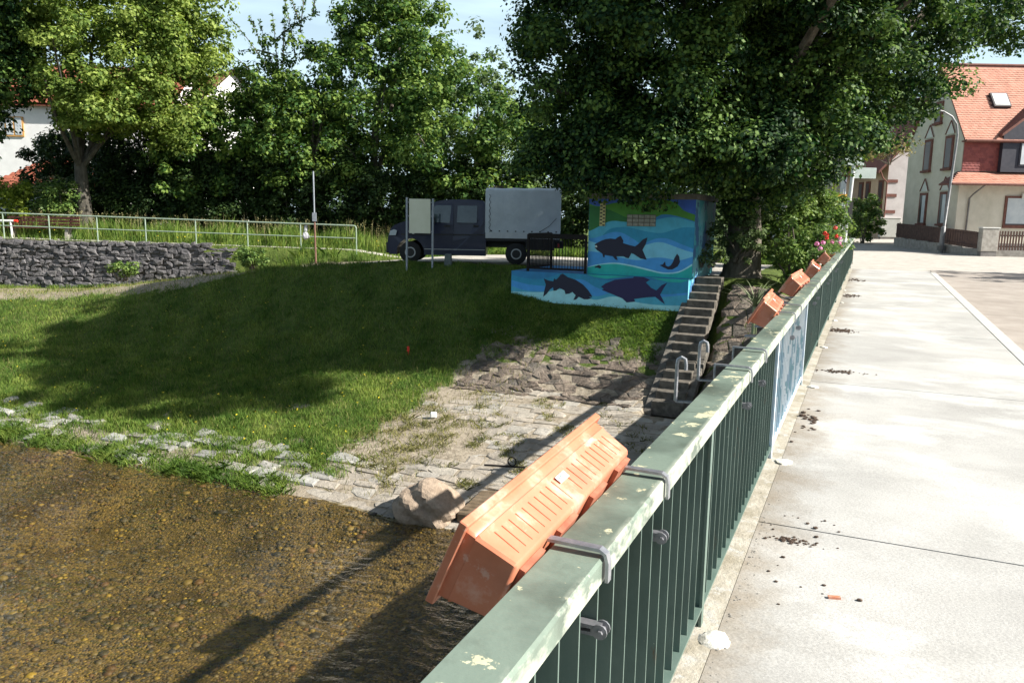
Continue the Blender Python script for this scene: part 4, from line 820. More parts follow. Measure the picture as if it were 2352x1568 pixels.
b = MB(); b.box((1.55, 0.55, 1.15), (0.5, 0.5, 0.12)); b.box((1.85, 0.55, 1.42), (0.14, 0.5, 0.62)); b.build('front_seat', tblk, tr)
# flat bed, tarpaulin
x0, x1 = 1035*S_, 1815*S_
MB().box(((x0+x1)/2, WDT/2, 0.905), (x1-x0, WDT+0.02, 0.20)).build('drop_side', twh, tr, bevel=0.01)
MB().box(((x0+x1)/2, WDT/2, 0.76), (x1-x0, WDT-0.04, 0.07)).build('bed_frame', tblk, tr)
MB().box(((x0+x1)/2, WDT/2, 0.62), (x1-x0+0.3, 0.8, 0.22)).build('chassis', tblk, tr)
def ts(x, top): 
    return [(x, -0.012, 0.985), (x, -0.006+0.008*math.sin(x*9), 1.5), (x, 0.0, top-0.05), (x, 0.05, top+0.03), (x, WDT/2, top+0.11), (x, WDT-0.05, top+0.03), (x, WDT, top-0.05), (x, WDT+0.01, 0.985)]
b = MB(); rings = []
for k in range(17):
    t = k/16; rings.append(ts(x0-0.01+(x1-x0+0.02)*t, 2.25+0.03*math.sin(k*1.3)*0.3+0.03*t))
b.loop(None, rings); b.build('tarpaulin', tarp, tr, smooth=True)
for k in range(9): MB().box((x0+0.18+k*(x1-x0-0.3)/8, -0.02, 1.03), (0.045, 0.02, 0.035)).build('tarp_button', tblk, tr)
b = MB(); b.tube([(x0+0.13+0.03*math.sin(i*2.2), -0.028, 1.0+i*0.06) for i in range(20)], 0.007, 4); b.tube([(x1-0.62, -0.028, 1.03), (x1-0.35, -0.03, 1.2), (x1-0.12, -0.028, 1.45)], 0.006, 4); b.build('tarp_rope', tblk, tr)
for cx_ in (wc[0], 1360*S_):
    for yy in (0.13, WDT-0.13):
        b = MB(); b.tube([(cx_, yy-0.11, 0.335), (cx_, yy-0.09, 0.335), (cx_, yy+0.09, 0.335), (cx_, yy+0.11, 0.335)], [0.30, 0.335, 0.335, 0.30], 28); w_ = b.build('wheel', tyre, tr, smooth=True)
        s_ = -1 if yy < 1 else 1
        MB().tube([(cx_, yy+s_*0.105, 0.335), (cx_, yy+s_*0.118, 0.335)], 0.165, 24).build('wheel_trim', tsil, w_); MB().tube([(cx_, yy+s_*0.112, 0.335), (cx_, yy+s_*0.123, 0.335)], 0.13, 20).build('wheel_hub', tblk, w_)
MB().box((x1-0.03, 0.25, 0.62), (0.05, 0.3, 0.12)).build('tail_light', mat('tail_red', (0.35, 0.02, 0.02), rough=0.3), tr)
for yy in (0.02,): MB().box((4.75, yy+0.05, 0.6), (0.9, 0.03, 0.28)).build('rear_mudguard', tblk, tr)

# ---------------------------------------------------------------- things along the bank
def W3(x, y): return (x, y, gz(x, y))
post_m = mat('sign_post_grey', (0.26, 0.29, 0.33), (0.34, 0.37, 0.42), scale=12, rough=0.5, metal=0.4)
SD = 23.4; sa = CX(932, SD); sb = CX(989.5, SD-0.1); sg = empty('information_board', CW((sa+sb)/2, SD, -0.05), YAW, label='blank cream information board seen from behind on two grey posts', cat='sign board')
w2 = (sb-sa)/2; ztop = 1.5+(496-455)/1800*SD+0.04
MB().tube([(-w2, 0, -0.3), (-w2+0.01, 0, ztop)], 0.032, 10).build('post', post_m, sg); MB().tube([(w2, 0, -0.5), (w2+0.02, 0, ztop-0.03)], 0.032, 10).build('post', post_m, sg)
MB().box((0.01, 0, ztop-0.54), (2*w2-0.13, 0.03, 1.0)).build('board', mat('cream_board', (0.72, 0.71, 0.55), (0.78, 0.77, 0.62), scale=3, rough=0.6, coords='obj'), sg, bevel=0.004)
for z_ in (0.1, 0.5, 0.95):
    for s_ in (-1, 1): MB().box((s_*(w2-0.045)+0.01, -0.01, ztop-0.04-z_), (0.05, 0.02, 0.03)).build('clamp', galvd, sg)
p = CW(CX(1027, 23.6), 23.6, 0); blk = MB(W3(p[0], p[1])); zz_ = gz(p[0], p[1]); blk.box((p[0], p[1], zz_+0.14), (0.24, 0.2, 0.5), YAW, taper=0.85)
blk.build('boundary_stone', mat('mossy_stone', (0.10, 0.12, 0.12), (0.17, 0.19, 0.185), scale=9, rough=0.9, bump=0.01), None, label='short mossy stone marker in the grass in front of the pickup door', cat='stone', bevel=0.03)
p = (-10.63, 17.1); z_ = gz(*p); fl = MB((p[0], p[1], z_)); fl.tube([(p[0], p[1], z_), (p[0]-0.02, p[1], z_+0.22)], 0.012, 6); fl.box((p[0]-0.01, p[1], z_+0.16), (0.06, 0.02, 0.14), 0.3)
fl.build('marker_peg', mat('red_marker', (0.75, 0.04, 0.02), rough=0.5), None, label='small red marker peg in the shaded lawn', cat='peg')
p = CW(CX(724, 31.5), 31.5, 0.0); pg_ = gz(p[0], p[1]); pm = empty('slim_post', (p[0], p[1], pg_), label='thin rusty pole with a small grey plate by the dark hedge', cat='post')
MB().tube([(0, 0, -0.2), (-0.03, 0, 2.0)], 0.035, 8).build('pole', mat('rusty_pole', (0.12, 0.06, 0.04), (0.22, 0.12, 0.09), scale=10, rough=0.8), pm)
MB().tube([(-0.03, 0, 1.99), (-0.04, 0, 3.15-pg_)], 0.03, 8).build('upper_tube', post_m, pm); MB().box((-0.0, -0.04, 2.0), (0.16, 0.05, 0.34), YAW).build('plate', post_m, pm)
p = CW(CX(702, 31.6), 31.6, 0.0); z_ = 0.02; b = MB((p[0], p[1], z_+0.4))
V, Fq = rock_mesh(5, 2, 1.0); b.add([(v[0]*0.13+p[0], v[1]*0.12+p[1], v[2]*0.17+z_+0.60) for v in V], [tuple(f) for f in Fq]); b.tube([(p[0], p[1], z_+0.8), (p[0]+.02, p[1], z_+1.02)], [0.08, 0.05], 6)
b.build('litter_bag', mat('white_bag', (0.34, 0.35, 0.38), (0.46, 0.46, 0.5), scale=5, rough=0.5), None, smooth=False, label='crumpled pale plastic bag tied to the pipe railing near its right end', cat='bag')
# red bench
bp_ = CW(CX(100, 34.3), 34.3, 0); bz = gz(bp_[0], bp_[1]); bn = empty('bench', (bp_[0], bp_[1], bz), YAW-0.04, label='dark red slatted bench on concrete feet beside the big tree trunk', cat='bench')
redw = mat('dark_red_wood', (0.05, 0.012, 0.01), (0.10, 0.025, 0.02), scale=8, rough=0.6)
for s_ in (-1, 1): MB().box((s_*1.2, 0, 0.21), (0.14, 0.42, 0.44), taper=0.8).build('foot', slabm, bn); MB().box((s_*1.2, 0.2, 0.65), (0.05, 0.05, 0.5)).build('back_support', dark, bn)
for k in range(4): MB().box((0, -0.18+k*0.12, 0.45), (3.2, 0.10, 0.04)).build('seat_slat', redw, bn)
for k in range(3): MB().box((0, 0.18, 0.60+k*0.14), (3.2, 0.035, 0.10)).build('back_slat', redw, bn)
# white and red barrier end
bp_ = CW(CX(20, 33.6), 33.6, 0); bz = gz(bp_[0], bp_[1]); bb = empty('pipe_barrier', (bp_[0], bp_[1], bz), YAW, label='white tubular barrier with a red end behind the pipe railing at the left', cat='barrier')
wpm = mat('white_pipe', (0.72, 0.72, 0.72), rough=0.4)
MB().tube([(-1.6, 0, 0.72), (0.36, 0, 0.72)], 0.05, 8).build('bar', wpm, bb); MB().tube([(0.36, 0, 0.72), (0.5, 0, 0.72)], 0.055, 8).build('red_end', fl_m if False else MATS['red_marker'], bb); MB().tube([(0.2, 0, 0.7), (0.22, 0, 0)], 0.04, 8).build('leg', wpm, bb)

# green pipe railing above the retaining wall
pr = empty('pipe_railing', (-33.1, 21.3, 0.25), label='light green two bar pipe railing along the raised walkway', cat='railing'); po = (-33.1, 21.3, 0.25)
pgm = mat('pipe_green', (0.20, 0.27, 0.21), (0.30, 0.37, 0.30), scale=10, rough=0.5)
def rail_pt(u, h): x = -33.1+RW_D.x*u; y_ = 21.3+RW_D.y*u; z_ = 0.27-u*0.0185; return (x, y_, z_+h)
us = [-12.9, -10.9, -8.9, -6.9, -4.9, -2.85, -0.75, 1.3, 3.25, 5.25, 7.4, 9.9, 12.35, 14.85]
def rail_u(px):
    r_ = ray(px, 520); a = np.array([[r_[0], -RW_D.x], [r_[1], -RW_D.y]]); return float(np.linalg.solve(a, np.array([-33.1, 21.3]))[1])
us = [-9.0, -7.0, -5.0, -3.0, -1.2]+[rail_u(p_) for p_ in (8, 113, 223, 334, 449, 568, 690, 818)]
for i in range(len(us)-1):
    for h_ in (0.52, 1.04):
        if i == len(us)-2 and h_ > 1:
            MB(po).tube([rail_pt(us[i], h_), rail_pt(us[i+1]-0.12, h_), rail_pt(us[i+1]-0.03, h_-0.02), rail_pt(us[i+1], h_-0.12)], 0.030, 8).build('rail', pgm, pr)
        else: MB(po).tube([rail_pt(us[i], h_), rail_pt(us[i+1], h_)], 0.030 if h_ > 1 else 0.022, 8).build('rail', pgm, pr)
for u in us: MB(po).tube([rail_pt(u, -0.35), rail_pt(u, 1.02 if u < us[-1] else 0.92)], 0.026, 8).build('post', pgm, pr)
# boulder at the water
bv = MB((-6.1, 10.45, -3.3)); V, Fq = rock_mesh(12, 4, 1.0, 0.13)
def bn_(v): 
    q = 1+0.10*math.sin(v[0]*4+1)*math.cos(v[1]*3)+0.06*math.sin(v[2]*9+v[0]*7); return (v[0]*0.60*q-6.15, v[1]*0.46*q+10.50, v[2]*0.46*q-3.18)
bv.add([bn_(v) for v in V], [tuple(f) for f in Fq]); bv.build('boulder', mat('boulder_stone', (0.25, 0.19, 0.14), (0.37, 0.29, 0.22), scale=8, rough=0.95, bump=0.04, bscale=9), None, smooth=False, label='rounded pinkish boulder at the corner of the water edge', cat='boulder')
MB((-5.3, 11.2, -3.2)).box((-5.3, 11.25, gz(-5.3, 11.25)-0.03), (0.75, 1.7, 0.16), 0.12).build('stone_slab', mat('wet_brown_slab', (0.12, 0.085, 0.05), (0.2, 0.15, 0.10), scale=5, rough=0.4, bump=0.01), None, label='flat wet brown slab between the boulder and the bridge shadow', cat='slab', bevel=0.02)
rg = empty('mooring_ring', (-5.5, 12.3, gz(-5.5, 12.3)), label='rusty iron ring on a bar above the wet slab', cat='ring')
MB().tube([(-0.5, -0.1, 0.09), (0.25, 0.02, 0.12)], 0.018, 6).build('bar', dark, rg); MB().tube([(math.cos(a*0.5236)*0.08, 0, 0.2+math.sin(a*0.5236)*0.08) for a in range(13)], 0.012, 6, caps=False).build('ring', dark, rg)
b = MB((-6.9, 15.0, gz(-6.9, 15.0))); b.box((-8.15, 14.1, gz(-8.15, 14.1)+0.08), (0.14, 0.1, 0.12), 0.5); b.build('litter', mat('white_litter', (0.75, 0.75, 0.75), rough=0.5), None, label='scrap of white litter on the sandstone apron', cat='litter', bevel=0.02)
# ---------------------------------------------------------------- buildings on the right
def cream(name, a, b, sc=2): return mat(name, a, b, scale=sc, detail=9, rough=0.9, bump=0.004, bscale=60)
HD = 44.0; hcx = CX(2203, HD)-0.65
hy = empty('yellow_house', CW(hcx, HD, 0), YAW, label='pale yellow house with red tiled mansard roof and skylight at the street corner', cat='house')
yw = cream('yellow_plaster', (0.58, 0.53, 0.44), (0.65, 0.60, 0.51)); trim = mat('red_sandstone', (0.13, 0.05, 0.04), (0.19, 0.08, 0.06), scale=6, rough=0.85); wtrim = mat('white_pediment', (0.6, 0.6, 0.56), rough=0.8); plin = mat('grey_plinth', (0.14, 0.13, 0.13), (0.2, 0.19, 0.18), scale=4, rough=0.9); wgl = mat('window_glass', (0.10, 0.13, 0.16), (0.2, 0.24, 0.27), scale=1.5, rough=0.08, coords='obj'); curt = mat('window_blind', (0.42, 0.46, 0.50), (0.55, 0.58, 0.6), scale=2, rough=0.5)
tile_m = island_mat('red_roof_tile', [(0.43, 0.20, 0.14), (0.49, 0.24, 0.175), (0.46, 0.22, 0.155), (0.40, 0.18, 0.125)], rough=0.75, nscale=2, namt=0.12)
tile_d = island_mat('dark_red_tile', [(0.20, 0.05, 0.045), (0.26, 0.07, 0.06), (0.17, 0.04, 0.04)], rough=0.7, nscale=2, namt=0.15)
add_layer(yw, (0.36, 0.35, 0.28), 0.8, (1, 1, 0.5), (0.5, 0.75), 0.5)
GD = 6.0; EZ, RZ, RYD = 6.35, 10.55, 3.0     # gable depth, eave and ridge heights, ridge depth
b = MB(); b.add([(0, 0, 0.5), (12, 0, 0.5), (12, GD, 0.5), (0, GD, 0.5), (0, 0, EZ), (12, 0, EZ), (12, GD, EZ), (0, GD, EZ), (0, RYD, RZ-0.1), (12, RYD, RZ-0.1)], [(0, 1, 5, 4), (2, 3, 7, 6), (3, 0, 4, 8, 7), (1, 2, 6, 9, 5), (4, 5, 9, 8), (6, 7, 8, 9), (0, 3, 2, 1)]); b.build('wall', yw, hy)
MB().box((6, GD/2, 0.1), (12.06, GD+0.06, 0.86)).build('plinth', plin, hy)
def tiles(parent, o, du, dv, L_, H_, w, h, m, name='roof_tile', limit=250, skip=None, clipu=None):
    """o origin, du along, dv up the slope (unit vectors, local), tiles w x h"""
    o, du, dv = Vector(o), Vector(du).normalized(), Vector(dv).normalized(); nn = du.cross(dv).normalized()
    if nn.z < 0 or (abs(nn.z) < 1e-6 and nn.y > 0): nn = -nn
    nr = int(H_/h); nc = int(L_/w); items = []
    for r_ in range(nr):
        for c_ in range(-1, nc+1):
            u = (c_+(0.5 if r_ % 2 else 0))*w; v = r_*h
            a, e = max(0, u), min(L_, u+w)
            if e-a < 0.02 or (skip and skip(u+w/2, v+h/2)): continue
            if clipu:
                lo_c, hi_c = clipu(v); a = max(a, lo_c); e = min(e, hi_c)
                if e-a < 0.02: continue
            P = lambda uu, vv, t: tuple(o+du*uu+dv*vv+nn*t); g = 0.003; j = random.uniform(0, 0.008)
            V = [P(a+g, v-0.02, 0.0), P(e-g, v-0.02, 0.0), P(e-g, v+h, 0.0), P(a+g, v+h, 0), P(a+g, v-0.01, 0.024+j), P((a+e)/2, v-0.03, 0.028+j), P(e-g, v-0.01, 0.024+j), P(e-g, v+h, 0.008), P(a+g, v+h, 0.008)]
            items.append((V, [(4, 5, 6, 7, 8), (0, 1, 6, 5, 4), (1, 2, 7, 6), (3, 0, 4, 8)]))
    rest = MB()
    for i, (V, f) in enumerate(items):
        if i < limit: MB().add(V, f).build(name, m, parent)
        else: rest.add(V, f)
    if rest.v: rest.build(name+'_rest', m, parent, kind='stuff')
# upper roof
sl = Vector((0, RYD+0.35, RZ-EZ+0.3)); SL = sl.length
b = MB(); 
def slab_roof(b, y0, z0, y1, z1, xa, xb, t=0.12):
    b.add([(xa, y0, z0), (xb, y0, z0), (xb, y1, z1), (xa, y1, z1), (xa, y0, z0-t), (xb, y0, z0-t), (xb, y1, z1-t), (xa, y1, z1-t)], [(0, 1, 2, 3), (7, 6, 5, 4), (0, 4, 5, 1), (1, 5, 6, 2), (2, 6, 7, 3), (3, 7, 4, 0)])
slab_roof(b, -0.35, EZ-0.3, RYD, RZ, -0.12, 12.2); slab_roof(b, GD+0.35, EZ-0.3, RYD, RZ, -0.12, 12.2); rf = b.build('roof', trim, hy)
sk_ = (2.15, 3.1, 2.35, 3.35)
tiles(rf, (-0.14, -0.37, EZ-0.3), (1, 0, 0), (0, RYD+0.35, RZ-EZ+0.3), 12.3, SL-0.03, 0.24, 0.165, tile_m, skip=lambda u, v: (sk_[0] < u < sk_[1] and sk_[2]-0.05 < v < sk_[3]+0.05), limit=200)
MB().tube([(-0.15, RYD, RZ+0.03), (12.2, RYD, RZ+0.03)], 0.09, 8).build('ridge_tiles', trim, rf)
nn = Vector((0, -sl.z, sl.y)).normalized(); dv = sl.normalized()
def skp(u, v, t): p = Vector((-0.14, -0.37, EZ-0.3))+Vector((u, 0, 0))+dv*v+nn*t; return tuple(p)
b = MB(); b.prism([(sk_[0], sk_[2]), (sk_[1], sk_[2]), (sk_[1], sk_[3]), (sk_[0], sk_[3])], skp, 0.0, 0.16); sf = b.build('skylight_frame', mat('skylight_frame_grey', (0.05, 0.045, 0.05), rough=0.5), rf)
b = MB(); b.prism([(sk_[0]+.07, sk_[2]+.08), (sk_[1]-.07, sk_[2]+.08), (sk_[1]-.07, sk_[3]-.07), (sk_[0]+.07, sk_[3]-.07)], skp, 0.161, 0.175); b.build('skylight_pane', mat('skylight_blind', (0.62, 0.62, 0.6), rough=0.12), sf)
# hung tiles below the eave, pent roof
tiles(hy, (0.02, -0.04, 4.45), (1, 0, 0), (0, 0, 1), 11.9, EZ-4.45-0.12, 0.22, 0.14, tile_d, name='hung_tile', limit=150)
MB().box((6, -0.20, EZ-0.36), (12.3, 0.28, 0.08)).build('soffit', trim, hy); MB().tube([(-0.12, -0.44, EZ-0.33), (12.2, -0.44, EZ-0.33)], 0.07, 8).build('gutter', trim, hy)
PE, PT = 3.72, 4.42
b = MB(); b.add([(-0.95, -0.95, PE), (12, -0.95, PE), (12, 0.0, PT), (0.0, 0.0, PT), (-0.95, 0.35, PE), (0.0, 0.35, PT-0.0)], [(0, 1, 2, 3), (4, 0, 3, 5), (4, 5, 3, 0)][:2]); b.add([(-0.95, -0.95, PE-0.08), (12, -0.95, PE-0.08), (12, 0.0, PE-0.02), (0.0, 0.0, PE-0.02), (-0.95, 0.35, PE-0.08), (0, 0.35, PE-0.02)], [(3, 2, 1, 0), (5, 3, 0, 4)]); b.add([(-0.95, -0.95, PE), (12, -0.95, PE), (12, -0.95, PE-0.08), (-0.95, -0.95, PE-0.08), (-0.95, 0.35, PE), (-0.95, 0.35, PE-0.08)], [(0, 3, 2, 1), (0, 4, 5, 3)])
pf = b.build('pent_roof', trim, hy)
tiles(pf, (-0.95, -0.97, PE+0.005), (1, 0, 0), (0, 0.95, PT-PE), 12.9, 1.19, 0.26, 0.17, tile_m, limit=180, clipu=lambda v: (v*0.8, 13))
MB().tube([(-0.97, -1.02, PE-0.03), (12, -1.02, PE-0.03)], 0.07, 8).build('gutter', trim, pf)
MB().tube([(0.9, -0.95, PE-0.05), (0.62, -0.35, PE-0.55), (0.6, -0.08, PE-0.75), (0.56, -0.08, 0.4)], 0.045, 8).build('downpipe', plin, hy)
def gable_window(parent, yy, z, w=0.62, h=1.7, ped=True, glassy=False):     # on the gable wall x=0
    f = MB().box((-0.03, yy, z+h/2), (0.10, w+0.22, h+0.2)).build('window', trim, parent)
    if glassy: MB().box((-0.085, yy-0.12, z+h/2), (0.012, w*0.55, h-0.1)).build('window_blind', curt, f)
    MB().box((-0.083, yy+0.0, z+h/2), (0.006, w-0.06, h-0.1)).build('window_pane', mat('dark_pane', (0.035, 0.02, 0.02), rough=0.3), f)
    MB().box((-0.09, yy, z-0.06), (0.2, w+0.32, 0.12)).build('window_sill', trim, f)
    if ped:
        b = MB(); b.prism([(yy-w/2-0.1, z+h+0.18), (yy+w/2+0.1, z+h+0.18), (yy, z+h+0.85)], lambda u, v, t: (t, u, v), -0.05, 0.0); b.build('pediment', wtrim, f)
        for s_ in (-1, 1): MB().tube([(-0.06, yy+s_*(w/2+0.17), z+h+0.2), (-0.06, yy, z+h+0.93)], 0.035, 4).build('pediment_edge', trim, f)
for yy in (1.35, 3.6):
    gable_window(hy, yy, 4.65); gable_window(hy, yy, 1.55, glassy=True)
gable_window(hy, RYD-0.2, 7.3, w=0.55, h=1.1)
b = MB(); b.tube([(-0.06, -0.35, EZ-0.42), (-0.06, RYD, RZ-0.12), (-0.06, GD+0.3, EZ-0.42)], 0.06, 4); b.build('verge_board', trim, hy)
# big window on the front, dormer
f = MB().box((3.55, -0.02, 2.25), (1.9, 0.12, 1.75)).build('window', trim, hy); MB().box((3.55, -0.09, 2.28), (1.66, 0.02, 1.45)).build('window_pane', curt, f); MB().box((3.55, -0.105, 1.58), (1.7, 0.02, 0.07)).build('window_frame', mat('dark_frame', (0.05, 0.04, 0.05), rough=0.5), f); MB().box((3.55, -0.1, 3.13), (0.2, 0.1, 0.28)).build('keystone', wtrim, f)
dm = mat('dormer_slate', (0.018, 0.02, 0.035), (0.035, 0.035, 0.05), scale=5, rough=0.7)
b = MB(); b.prism([(1.95, PT-0.03), (6.3, PT-0.03), (6.3, 6.3), (4.1, 8.0), (1.95, 6.4)], lambda u, v, t: (u, t, v), -0.35, 1.6); dr_ = b.build('dormer', dm, hy)
b = MB(); b.prism([(1.75, 6.25), (4.1, 8.1), (6.45, 6.25), (6.45, 6.4), (4.1, 8.27), (1.75, 6.4)], lambda u, v, t: (u, t, v), -0.55, 1.9); b.build('dormer_roof', trim, dr_)
f = MB().box((3.45, -0.37, 5.35), (1.15, 0.06, 1.25)).build('window', dm, dr_); MB().box((3.45, -0.41, 5.35), (1.0, 0.02, 1.1)).build('window_pane', curt, f)
# pinkish white house behind
PD = 57.0; pcx = CX(2037, PD)-0.7
ph = empty('pink_house', CW(pcx, PD, 0.2), YAW, label='pinkish white house with red corner stones and dark eaves behind the yellow house', cat='house')
pk = cream('pinkish_plaster', (0.47, 0.44, 0.44), (0.55, 0.52, 0.52)); pch = cream('peach_plaster', (0.50, 0.38, 0.28), (0.58, 0.45, 0.34))
b = MB(); b.add([(0, 0, 0), (9, 0, 0), (9, 7, 0), (0, 7, 0), (0, 0, 5.9), (9, 0, 5.9), (9, 7, 5.9), (0, 7, 5.9), (4.5, 0, 10.8), (4.5, 7, 10.8)], [(0, 1, 5, 8, 4), (2, 3, 7, 9, 6), (1, 2, 6, 5), (4, 8, 9, 7), (5, 6, 9, 8)]); b.build('wall', pk, ph)
MB().add([(-0.004, 0, 0), (-0.004, 7, 0), (-0.004, 7, 5.9), (-0.004, 0, 5.9)], [(0, 1, 2, 3)]).build('side_wall', pch, ph)
b = MB(); b.add([(-0.9, -0.5, 5.0), (-0.9, 7.4, 5.0), (4.5, 7.4, 10.95), (4.5, -0.5, 10.95), (-0.9, -0.5, 4.8), (-0.9, 7.4, 4.8), (4.5, 7.4, 10.7), (4.5, -0.5, 10.7)], [(3, 2, 1, 0), (4, 5, 6, 7), (0, 4, 7, 3), (0, 1, 5, 4), (1, 2, 6, 5)]); b.build('roof', trim, ph)
for z_ in (0.95, 2.15, 3.3, 4.3): MB().box((0.33, -0.02, z_), (0.75, 0.06, 0.22)).build('quoin', trim, ph)
MB().tube([(-0.75, -0.35, 5.0), (-0.5, -0.3, 4.5), (-0.06, -0.06, 4.2), (-0.06, -0.06, 0.2)], 0.05, 6).build('downpipe', trim, ph)
for yy in (0.9, 3.0, 4.2): f = MB().box((-0.02, yy, 3.1), (0.1, 0.75, 2.6)).build('window', trim, ph); MB().box((-0.08, yy, 3.1), (0.02, 0.5, 2.3)).build('window_pane', MATS['dark_pane'], f)
MB().box((1.1, 0.0, 4.3), (0.0, 0.0, 0.0)) 
# far white houses seen through gaps
def box_house(label, px, D, z0, w, d, h, wm, rm, rh=2.5, rz=0.0, name='far_house', win=()):
    e = empty(name, CW(CX(px, D), D, z0), YAW+rz, label=label, cat='house')
    b = MB(); b.add([(-w/2, 0, 0), (w/2, 0, 0), (w/2, d, 0), (-w/2, d, 0), (-w/2, 0, h), (w/2, 0, h), (w/2, d, h), (-w/2, d, h), (-w/2, d/2, h+rh), (w/2, d/2, h+rh)], [(0, 1, 5, 4), (2, 3, 7, 6), (3, 0, 4, 8, 7), (1, 2, 6, 9, 5)]); b.build('wall', wm, e)
    b = MB(); b.add([(-w/2-.4, -.5, h-.35), (w/2+.4, -.5, h-.35), (w/2+.4, d/2, h+rh+.12), (-w/2-.4, d/2, h+rh+.12), (-w/2-.4, d+.5, h-.35), (w/2+.4, d+.5, h-.35)], [(0, 1, 2, 3), (3, 2, 5, 4)])
    b.add([(-w/2-.4, -.5, h-.5), (w/2+.4, -.5, h-.5), (w/2+.4, d/2, h+rh-.03), (-w/2-.4, d/2, h+rh-.03)], [(3, 2, 1, 0)]); r_ = b.build('roof', rm, e)
    for (u, v, ww, hh_, fm) in win:
        f = MB().box((u, -0.03, v), (ww, 0.10, hh_)).build('window', fm, e)
        for s_ in (-1, 1): MB().box((u+s_*ww*0.235, -0.09, v+0.02), (ww*0.36, 0.02, hh_-0.18)).build('window_pane', curt, f)
    return e, r_
wh = cream('white_plaster', (0.68, 0.68, 0.68), (0.76, 0.76, 0.76)); rtile = island_mat('orange_roof', [(0.26, 0.075, 0.045), (0.33, 0.11, 0.065)], rough=0.8, namt=0.2)
box_house('white house fragment glimpsed between the big tree and the sign pole', 1850, 62, 0, 6, 6, 8, wh, rtile, rz=0.5)
box_house('grey and white house at the far end of the side street', 1962, 74, 0.3, 4, 6, 5.2, cream('greyish_plaster', (0.42, 0.44, 0.5), (0.5, 0.52, 0.56)), mat('dark_slate_roof', (0.03, 0.035, 0.06), rough=0.7), rz=0.3, rh=3)
box_house('pink house strip with small orange porch far down the street', 1912, 84, 0.3, 5, 6, 6.5, cream('rose_plaster', (0.55, 0.36, 0.38), (0.6, 0.42, 0.44)), rtile, rz=0.2)
# ---------------------------------------------------------------- buildings on the left
brw = mat('ochre_window_frame', (0.45, 0.24, 0.07), (0.55, 0.3, 0.1), scale=8, rough=0.5)
e, r_ = box_house('white house with red roof and ochre framed window behind the left tree', 120, 52, 0.0, 16, 8, 8.5, wh, mat('roof_underlay', (0.2, 0.05, 0.03), rough=0.9), rh=2.6, rz=0.05, name='white_house', win=[(-1.75, 6.7, 1.15, 1.25, brw), (3.6, 6.7, 1.15, 1.25, brw)])
o_ = (-8.4, -0.5, 8.17); tiles(r_, o_, (1, 0, 0), (0, 4.5, 3.05), 16.8, 5.35, 0.3, 0.34, rtile, limit=120)
e2, r2 = box_house('white gabled house end showing through the leaves right of the left tree', 395, 57, 0.0, 7, 6.5, 8.2, wh, mat('roof_underlay', (0.2, 0.05, 0.03), rough=0.9), rh=3, rz=-0.75, name='gabled_house')
tiles(r2, (-3.9, -0.5, 7.87), (1, 0, 0), (0, 3.75, 3.47), 7.8, 5.0, 0.3, 0.34, rtile, limit=120)
cp = empty('garage', CW(CX(70, 44), 44, 0), YAW, label='low building with an orange tiled roof behind the left bushes', cat='garage')
b = MB(); b.box((0, 2.5, 1.2), (5, 5, 2.4)); b.build('wall', wh, cp); b = MB(); b.add([(-2.6, -0.4, 2.4), (3.6, -0.4, 2.4), (1.6, 2.6, 4.5), (0.2, 2.6, 4.5), (3.6, 5.4, 2.4), (-2.6, 5.4, 2.4)], [(0, 1, 2, 3), (1, 4, 2), (4, 5, 3, 2), (5, 0, 3)]); r3 = b.build('roof', rtile, cp)
tiles(r3, (-2.6, -0.42, 2.42), (1, 0, 0), (0, 3.0, 2.1), 6.2, 3.6, 0.28, 0.32, rtile, limit=150, clipu=lambda v: (v*0.765, 6.2-v*0.546))

# ---------------------------------------------------------------- street corner: fence, cabinets, lamp, signs
fw = empty('corner_fence', CW(CX(2200, 46), 46, 0), label='brown wooden fence on a low stone wall round the yellow house yard', cat='fence'); fo = CW(CX(2200, 46), 46, 0)
brn = mat('brown_fence_wood', (0.06, 0.03, 0.025), (0.11, 0.06, 0.045), scale=6, rough=0.8); lowst = mat('low_wall_stone', (0.24, 0.22, 0.20), (0.36, 0.34, 0.31), scale=5, rough=0.9, bump=0.01)
fl_pts = [(2045, 48.9, .38, 0.85), (2095, 46.2, 0.28, 0.85), (2150, 43.6, 0.17, 0.85), (2200, 41.5, 0.07, 0.85), (2240, 39.9, -0.02, 0.9)]
def seg(p, q, slat, sw, solid):
    A = Vector(CW(CX(p[0], p[1]), p[1], p[2])); B = Vector(CW(CX(q[0], q[1]), q[1], q[2])); d = B-A; L_ = d.length; a = math.atan2(d.y, d.x); nsl = max(1, int(L_/sw))
    c = (A+B)/2; nb = max(1, int(L_/1.0))
    for k in range(nb): cc = A+d*((k+.5)/nb); MB(fo).box((cc.x, cc.y, cc.z-0.07), (L_/nb-0.01, 0.22, 0.76), a).build('wall_block', lowst, fw)
    for k in range(nsl):
        cc = A+d*((k+.5)/nsl); MB(fo).box((cc.x, cc.y, cc.z+0.32+(p[3])/2), (sw*(0.96 if solid else 0.6), 0.03, p[3]), a).build('slat', brn, fw)
    for h_ in (0.5, 1.05): pa, pb_ = A+Vector((0, 0, h_)), B+Vector((0, 0, h_)); MB(fo).tube([tuple(pa+Vector((RT[0]*0+FH[0]*.05, FH[1]*.05, 0))), tuple(pb_+Vector((FH[0]*.05, FH[1]*.05, 0)))], 0.03, 4).build('fence_rail', brn, fw)
for i in range(len(fl_pts)-1): seg(fl_pts[i], fl_pts[i+1], 1, 0.22, True)
seg((2270, 39.7, -0.03, 0.95), (2440, 39.2, -0.03, 0.95), 1, 0.13, False)
